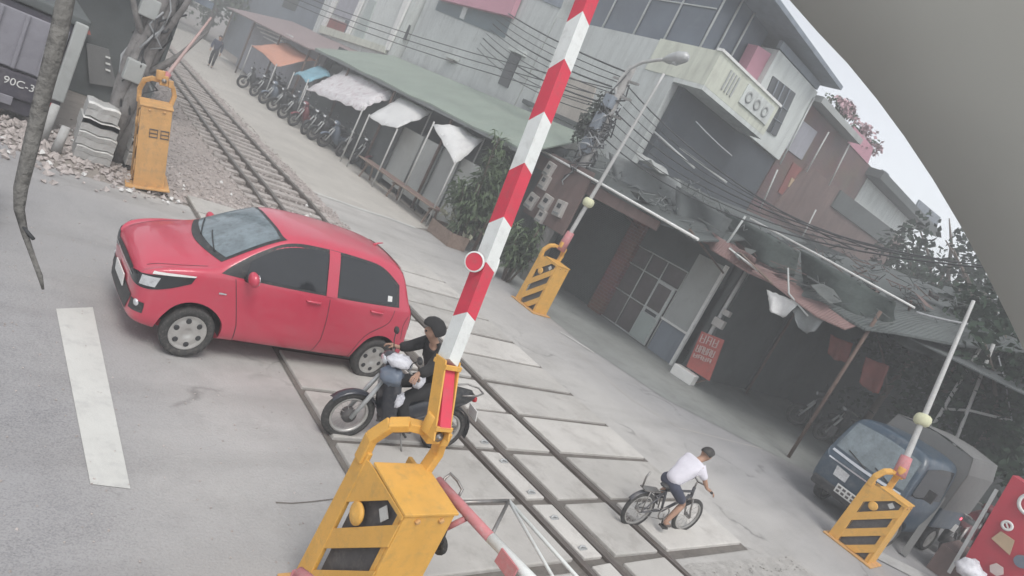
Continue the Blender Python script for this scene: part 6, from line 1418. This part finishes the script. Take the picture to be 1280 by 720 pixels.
# stacked concrete slabs with limewashed edges
def slabblk(loc, L_, rz, label):
    t = thing('concrete_block', label, 'concrete block', loc, rz, 'concrete blocks by the gnarled trunk'); rnd = random.Random(int(loc[2]*100)+int(L_*10)); mb = MB(); g = []
    n = 6
    for j, (y, z) in enumerate(((-.28, -.10), (-.28, .085), (.28, .10), (.28, -.10))):
        g.append([V((i/n-.5)*L_, y+rnd.uniform(-.01, .01), z+.014*math.sin(i*1.6)) for i in range(n+1)])
    g.append(g[0]); mb.sheet(g, 0, False); b = len(mb.v); m = n+1
    mb.f += [tuple(b-5*m+j*m for j in range(4)), tuple(b-5*m+j*m+n for j in range(4))[::-1]]; mb.sm += [False, False]
    mb.build('block', M['pale_conc'], t)
    mb = MB(); mb.sheet([[V((i/n-.5)*L_, y, z+.014*math.sin(i*1.6)) for i in range(n+1)] for y, z in ((-.288, .03), (-.288, .098), (-.16, .105))], .01, False); mb.build('limewashed_edge', M['white_edge'], t)
for i, (x, z, L_, lab) in enumerate(((1.80, .12, .50, 'lowest concrete block of the stack left of the gnarled trunk'), (1.78, .34, .52, 'third concrete block from the top left of the gnarled trunk'), (1.76, .56, .50, 'second concrete block from the top left of the gnarled trunk'), (1.75, .79, .44, 'topmost concrete block left of the gnarled trunk, white edged'), (2.42, .22, .34, 'lowest block of the short stack between gnarled trunk and barrier cabinet'), (2.40, .45, .33, 'middle block of the short stack beside the barrier cabinet'), (2.38, .69, .30, 'topmost block of the short stack beside the barrier cabinet'))):
    slabblk((x, 12.0+.02*i, z), L_, math.radians(-2+i % 3), lab)
# dump truck seen from behind
T = thing('dump_truck', 'dump truck standing with its dark tailgate towards us at the upper left', 'truck', (.35, 14.6, 0))
def tk(name, lo, hi, mat, par=None, bv=.02):
    c = (Vector(lo)+Vector(hi))/2; mb = MB(); mb.box(c, Vector(hi)-Vector(lo)); return mb.build(name, M[mat], par or T, bv)
tk('load_bed', (-.95, -1.7, .75), (.95, 2.0, 1.75), 'purple_dark'); tk('tailgate', (-.93, -1.78, .80), (.78, -1.72, 1.66), 'lavender')
for k in range(5): tk('tailgate_rib', (-.75+.32*k, -1.82, .80), (-.69+.32*k, -1.785, 1.66), 'lavender')
tk('corner_post', (.80, -1.85, .55), (.98, -1.70, 1.85), 'panel_grey'); tk('corner_post', (-.98, -1.85, .55), (-.85, -1.70, 1.85), 'panel_grey')
tk('rear_board', (-.95, -1.80, .36), (.95, -1.72, .76), 'purple_dark'); tk('bumper', (-.9, -1.74, .12), (.9, -1.66, .34), 'purple_dark'); tk('chassis', (-.4, -1.6, .34), (.4, 3.4, .6), 'dark_steel')
tk('cab', (-.9, 2.2, .4), (.9, 3.7, 2.1), 'purple_dark', None, .08); tk('plate', (.02, -1.83, .24), (.36, -1.81, .38), 'lavender'); tk('canopy', (-1.0, -1.75, 1.78), (1.0, 2.0, 1.92), 'wall_dark')
for x in (-.62, .62):
    for y in (-1.0, 2.9):
        t, r_, h_ = wheel_mesh(.36, .24); w = t.build('wheel', M['rubber'], T); w.location = (x*1.05, y, .36); w.rotation_euler = (0, 0, 0 if x > 0 else PI); r_.build('rim', M['dark_steel'], w)
for x in (-.75, .78): mb = MB(); mb.box((x, -1.83, .46), (.16, .03, .07)); mb.build('tail_light', M['tail_red'], T)
def text(name, s_, size, mat, parent, M4, ext=.004):
    cu = bpy.data.curves.new('t', 'FONT'); cu.body = s_; cu.size = size; cu.extrude = ext; cu.align_x = 'CENTER'; cu.align_y = 'CENTER'
    o = bpy.data.objects.new('t', cu); col.objects.link(o); me = baked(o); o2 = link(name, me, M[mat], parent); o2.matrix_local = M4; return o2
text('lettering', '90C-324', .16, 'white_plastic', T, Matrix.Translation(V(.46, -1.812, .60)) @ Euler((PI/2, 0, 0)).to_matrix().to_4x4())
mb = MB()
for x in (.12, .25):      # two small square loops stencilled on the faded cabinet
    mb.bar(V(x, -.004, .70), V(x+.10, -.004, .70), .006, .014); mb.bar(V(x, -.004, .80), V(x+.10, -.004, .80), .006, .014); mb.bar(V(x, -.004, .75), V(x+.10, -.004, .75), .006, .012); mb.bar(V(x+.005, -.004, .70), V(x+.005, -.004, .80), .006, .014, (0, 1, 0)); mb.bar(V(x+.095, -.004, .70), V(x+.095, -.004, .80), .006, .014, (0, 1, 0))
mb.build('stencil_mark', M['dark_steel'], B3)
# hut and clutter behind
T = thing('trackside_hut', 'dark weathered hut behind the stacked slabs and dump truck', 'hut', (.6, 18, 0))
blk('wall', (-3.5, 17.2, 0), (3.3, 22, 2.9), 'wall_dark', T); blk('roof', (-3.9, 16.6, 2.9), (3.7, 22.4, 3.05), 'wall_bluegrey', T)
panel('shutter_panel', [(108, 54), (136, 62), (146, 110), (112, 104)], 'canvas', T, Y=17.1, depth=.08)
panel('red_sheet', [(92, 20), (108, 26), (114, 44), (98, 40)], 'sign_red', T, Y=17.0, depth=.08)
for k in range(3): panel('panel_slat', [(132, 70+8*k), (138, 72+8*k), (138, 74+8*k), (132, 72+8*k)], 'white_edge', T, Y=17.05, depth=.04)
blk('annex_wall', (-9, 14.6, 0), (-2.6, 15, 3.4), 'wall_lilac', T)
for i, (x, y, h_, lab) in enumerate(((1.15, 12.1, .62, 'short leaning grey post at the kerb left of the blocks'), (1.32, 11.75, .42, 'stubby grey post nearest the road beside the rubble'))):
    mb = MB(); mb.tube([V(0, 0, 0), V(.03, .02, h_)], [.07, .06], 8); o = mb.build('kerb_post', M['pale_conc']); o.location = (x, y, 0); tag(o, lab, 'post')

# ================================================================== SMALL BLUE TRUCK
T = thing('small_truck', 'small dark blue truck with a grey canvas box behind the barrier with slanted plates', 'truck', (0, 0, 0))
tf = G(1052, 655); T.location = (13.35, 3.05, 0); T.rotation_euler = (0, 0, math.radians(180-7))
def st(x, w, zb, zs, zr, wt): return (x, [(0, zb), (w*.8, zb), (w*.97, zb+.05), (w, zb+(zs-zb)*.4), (w, zs-.05), (w*.97, zs+.02), (wt+(w-wt)*.4, zs+(zr-zs)*.6), (wt, zr-.06), (wt*.7, zr), (0, zr+.02)])
me = loft([st(1.02, .62, .40, .80, .86, .55), st(1.0, .70, .33, .90, .95, .64), st(.96, .73, .30, .96, 1.0, .69), st(.93, .735, .30, .98, 1.10, .69), st(.82, .735, .30, 1.0, 1.62, .665), st(.72, .735, .30, 1.0, 1.76, .655), st(.62, .735, .30, 1.0, 1.80, .65), st(-.48, .735, .30, 1.0, 1.80, .65), st(-.58, .73, .32, 1.0, 1.79, .65), st(-.60, .70, .36, .98, 1.70, .62)], 2)
for s_ in (1, -1):
    c = MB(); c.lathe((.42, s_*.45, .26), (0, s_, 0), [(.31, 0), (.31, .6)], 28); me = cut(me, [c])
smooth_by_angle(me, 40); bv = bvh_of(me); me.materials.clear(); link('cab', me, M['truck_blue'], T)
o = patch(bv, [(2, -.63, 1.08), (2, 0, 1.06), (2, .63, 1.08)], [(2, -.58, 1.62), (2, 0, 1.66), (2, .58, 1.62)], (-1, 0, 0), .008, 18, 10).build('windscreen', M['glass_front'], T)
o = patch(bv, [(2, -.64, .985), (2, 0, .965), (2, .64, .985)], [(2, -.63, 1.03), (2, 0, 1.01), (2, .63, 1.03)], (-1, 0, 0), .014, 16, 2).build('wiper_cowl', M['chrome'], T)
mb = MB(); mb.tube([V(.97, .5, 1.03), V(.94, .1, 1.14)], .012, 5); mb.build('wiper', M['black_plastic'], T)
mb = MB(); mb.tube([V(.97, 0, 1.03), V(.94, -.4, 1.14)], .012, 5); mb.build('wiper', M['black_plastic'], T)
for s_ in (1, -1):
    patch(bv, [(2, s_*.38, .64), (2, s_*.62, .64)], [(2, s_*.38, .80), (2, s_*.64, .82)], (-1, -s_*.25, 0), .012, 6, 4).build('headlight', M['headlight'], T)
    patch(bv, [(.80, s_, 1.06), (.1, s_, 1.05), (-.45, s_, 1.05)], [(.68, s_, 1.56), (.1, s_, 1.62), (-.45, s_, 1.62)], (0, -s_, 0), .008, 10, 5).build('side_window', M['glass_dark'], T)
    mb = MB(); mb.box((.70, s_*.92, 1.22), (.05, .13, .20)); mb.tube([V(.62, s_*.72, 1.05), V(.70, s_*.9, 1.15)], .012, 6); mb.build('mirror', M['black_plastic'], T, .02)
    for x in (.42, -1.25):
        t, r_, h_ = wheel_mesh(.26, .16); w = t.build('wheel', M['rubber'], T); w.location = (x, s_*.62, .26); w.rotation_euler = (0, 0, 0 if s_ > 0 else PI); r_.build('rim', M['alloy'], w)
patch(bv, [(2, -.6, .86), (2, .6, .86)], [(2, -.6, .885), (2, .6, .885)], (-1, 0, 0), .012, 12, 1).build('trim_strip', M['chrome'], T)
mb = MB(); mb.box((1.03, 0, .40), (.08, 1.30, .17)); mb.build('bumper', M['black_plastic'], T, .03)
mb = MB(); mb.box((1.085, .0, .50), (.015, .40, .16)); pl = mb.build('number_plate', M['white_plastic'], T, .005)
for k in range(4):
    for z in (.465, .535): mb = MB(); mb.box((1.095, -.14+.09*k, z), (.006, .055, .04)); mb.build('plate_digit', M['dark_steel'], pl)
def tb_(name, lo, hi, mat, bv_=.02): c = (Vector(lo)+Vector(hi))/2; mb = MB(); mb.box(c, Vector(hi)-Vector(lo)); return mb.build(name, M[mat], T, bv_)
tb_('cargo_bed', (-1.95, -.75, .55), (-.68, .75, .95), 'truck_blue'); tb_('chassis', (-1.9, -.35, .30), (.2, .35, .54), 'dark_steel')
mb = MB(); g = []
for k in range(7):
    x = -.66-1.3*k/6; sag = .03*math.sin(k*PI); g.append([V(x, -.77, .96), V(x, -.78, 1.7), V(x, -.70, 2.0+sag), V(x, -.2, 2.08-.03*(k % 2)), V(x, .2, 2.08-.03*(k % 2)), V(x, .70, 2.0), V(x, .78, 1.7), V(x, .77, .96)])
mb.sheet(g, V(0, 0, -.012), False); mb.build('canvas_cover', M['canvas'], T)
mb = MB(); mb.prism([V(-.655, -.76, .96), V(-.655, .76, .96), V(-.655, .77, 1.7), V(-.655, .69, 1.98), V(-.655, 0, 2.06), V(-.655, -.69, 1.98), V(-.655, -.77, 1.7)], V(-.02, 0, 0)); mb.build('canvas_front', M['canvas'], T)

# ================================================================== LOWER RIGHT: kiosk, frame, motorbike lamps
T = thing('drinks_kiosk', 'red enamel kiosk front with pale emblems and a tan label at the lower right', 'kiosk', (13.6, 1.0, 0))
kp = lambda x, y, X=13.5: FX(x, y, X)
mb = MB(); mb.prism([kp(1200, 708), kp(1266, 594), kp(1335, 640), kp(1268, 755)], V(.55, 0, 0)); kid(mb, 'cabinet', 'kiosk_red', T)
mb = MB(); a, b = FX(1186, 716, 13.46), FX(1246, 612, 13.46); mb.bar(a, b, .04, .05); kid(mb, 'side_frame', 'grey_metal', T)
mb = MB(); mb.prism([kp(1239, 673, 13.46), kp(1251, 664, 13.46), kp(1268, 676, 13.46), kp(1262, 694, 13.46)], V(.03, 0, 0)); kid(mb, 'tan_label', 'tan', T)
def emblem(px, py, r0, r1, mat, n=24, x=13.47): mb = MB(); mb.ring(FX(px, py, x), (-1, 0, 0), [(r0, -.006), (r1, -.006), (r1, .02), (r0, .02)], n); kid(mb, 'emblem', mat, T)
emblem(1259, 657, .045, .085, 'white_plastic'); emblem(1290, 632, .14, .19, 'white_plastic')
mb = MB(); q = FX(1259, 657, 13.46); mb.bar(q+V(0, -.03, -.03), q+V(0, .03, .03), .02, .03, (1, 0, 0)); kid(mb, 'emblem', 'white_plastic', T)
mb = MB(); mb.lathe(FX(1277, 702, 13.47), (-1, 0, 0), [(.10, 0), (.10, .02)], 20, False); kid(mb, 'emblem', 'grey_blue', T)
mb = MB(); mb.lathe(FX(1246, 712, 13.45), (-1, 0, 0), [(.10, 0), (.10, .03)], 6, False); kid(mb, 'tan_label', 'sign_ink', T)
mb = MB(); mb.box((14.2, 1.1, .25), (1.2, 1.6, .5)); kid(mb, 'base', 'wall_brown', T)
bag(FX(1212, 712, 13.0), (.22, .20, .16), 'foil', 'pale crumpled sack in front of the red kiosk', 12)
T = thing('pole_frame', 'slim grey pole frame standing behind the blue truck', 'frame', (16.25, 3, 0))
for a, b in (((1140, 575), (1232, 424)), ((1206, 522), (1242, 430))): p, q = FX(*a, 16.25), FX(*b, 16.25); d = (q-p).normalized(); mb = MB(); mb.tube([p-d*(p.z/d.z), q], .035, 7); kid(mb, 'upright', 'pole_grey', T)
mb = MB(); mb.tube([FX(1180, 511, 16.25), FX(1212, 513, 16.25), FX(1265, 526, 16.25)], .028, 7); kid(mb, 'crossbar', 'pole_grey', T)
mb = MB(); mb.tube([FX(1248, 445, 16.25), FX(1258, 485, 16.25), FX(1265, 526, 16.25)], .014, 6); kid(mb, 'stay_wire', 'cable_pale', T)
mb = MB(); p = FX(1265, 520, 16.25); mb.tube([p+V(0, math.cos(a)*.12, math.sin(a)*.18) for a in [k*.7 for k in range(9)]], .03, 6, True); kid(mb, 'rope_coil', 'cable', T)
mb = MB(); p, q = FX(1156, 655, 13.2), FX(1222, 556, 14.6); mb.bar(V(p.x, p.y, 0.02), V(p.x, p.y, .02).lerp(q, .75), .10, .03); tag(mb.build('grey_board', M['canvas']), 'grey board leaning beside the motorbike with glowing lamps', 'board')
flat('kerb_strip', [G(1100, 690)[:2], G(1190, 735)[:2], G(1180, 742)[:2], G(1092, 697)[:2]], .012, M['pale_conc'])

# ================================================================== CLOSE TO THE LENS: hanging dirty cord and the camera's own sunshield
cord = [(88, -30, .62), (74, 40, .60), (56, 110, .60), (38, 185, .59), (26, 235, .59), (24, 262, .59), (31, 292, .585), (40, 318, .585), (50, 345, .58), (54, 362, .58)]
pts = [CO+ray(x, y).normalized()*d for x, y, d in cord]
T = thing('frayed_rope', 'dirty frayed rope dangling close to the lens at the left', 'rope', pts[0])
mb = MB(); mb.tube([p-pts[0] for p in pts], [.0058, .0058, .0055, .0050, .0045, .0034, .0022, .0018, .0018, .0008], 8); mb.build('strand', pm('dusty_cord', (0.17, 0.165, 0.155), 0.9, 0, .3, 40, (.08, .08, .08), .6, .5, 120), T)
mb = MB(); q = CO+ray(29, 284).normalized()*.585-pts[0]; q2 = CO+ray(42, 299).normalized()*.58-pts[0]; mb.tube([q, q2], .0013, 6); mb.build('loose_strand', M['cable'], T)
rim = [(940, -60), (985, -2), (1022, 40), (1060, 80), (1096, 124), (1130, 170), (1166, 224), (1200, 281), (1232, 340), (1262, 400), (1300, 480), (1330, 560)]
g = []
ctr = V(640, 360)
for k in range(6):
    row = []
    for x, y in rim:
        s_ = 1+.28*k; d = .62-.095*k
        row.append(CO+CD*d+((x-640)*s_/FPX*CR-(y-360)*s_/FPX*CU)*d)
    g.append(row)
mb = MB(); outw = (CR*.8+CU*.6)*.008; mb.sheet(g, outw)
M['shield'] = bpy.data.materials.new('translucent_beige_plastic'); M['shield'].use_nodes = True
_n = M['shield'].node_tree.nodes; _l = M['shield'].node_tree.links
_d = _n.new('ShaderNodeBsdfDiffuse'); _t = _n.new('ShaderNodeBsdfTranslucent'); _m = _n.new('ShaderNodeMixShader'); _z = _n.new('ShaderNodeTexNoise'); _c = _n.new('ShaderNodeValToRGB')
_z.inputs['Scale'].default_value = 5; _z.inputs['Detail'].default_value = 5; _g = _n.new('ShaderNodeNewGeometry'); _l.new(_g.outputs['Position'], _z.inputs['Vector'])
_c.color_ramp.elements[0].color = (0.56, 0.56, 0.535, 1); _c.color_ramp.elements[1].color = (0.68, 0.68, 0.65, 1); _l.new(_z.outputs['Fac'], _c.inputs['Fac'])
_l.new(_c.outputs['Color'], _d.inputs['Color']); _l.new(_c.outputs['Color'], _t.inputs['Color']); _m.inputs['Fac'].default_value = 0.55
_l.new(_d.outputs[0], _m.inputs[1]); _l.new(_t.outputs[0], _m.inputs[2]); _l.new(_m.outputs[0], _n['Material Output'].inputs['Surface'])
o = mb.build('camera_sunshield', M['shield']); tag(o, 'curved beige sunshield of the camera hanging close by at the upper right', 'sunshield')
# ================================================================== HAZE: volume added to imitate the milky lens veil and lift the darks
mb = MB(); mb.box((22, 28, 6.5), (150, 150, 15.2)); hz = mb.build('haze', None); tag(hz, kind='stuff')
hm_ = bpy.data.materials.new('lens_veil_haze'); hm_.use_nodes = True; hn = hm_.node_tree.nodes; hn.remove(hn['Principled BSDF'])
pv = hn.new('ShaderNodeVolumePrincipled'); pv.inputs['Color'].default_value = (0.93, 0.94, 0.95, 1); pv.inputs['Density'].default_value = 0.011
hm_.node_tree.links.new(pv.outputs[0], hn['Material Output'].inputs['Volume']); hz.data.materials.append(hm_)
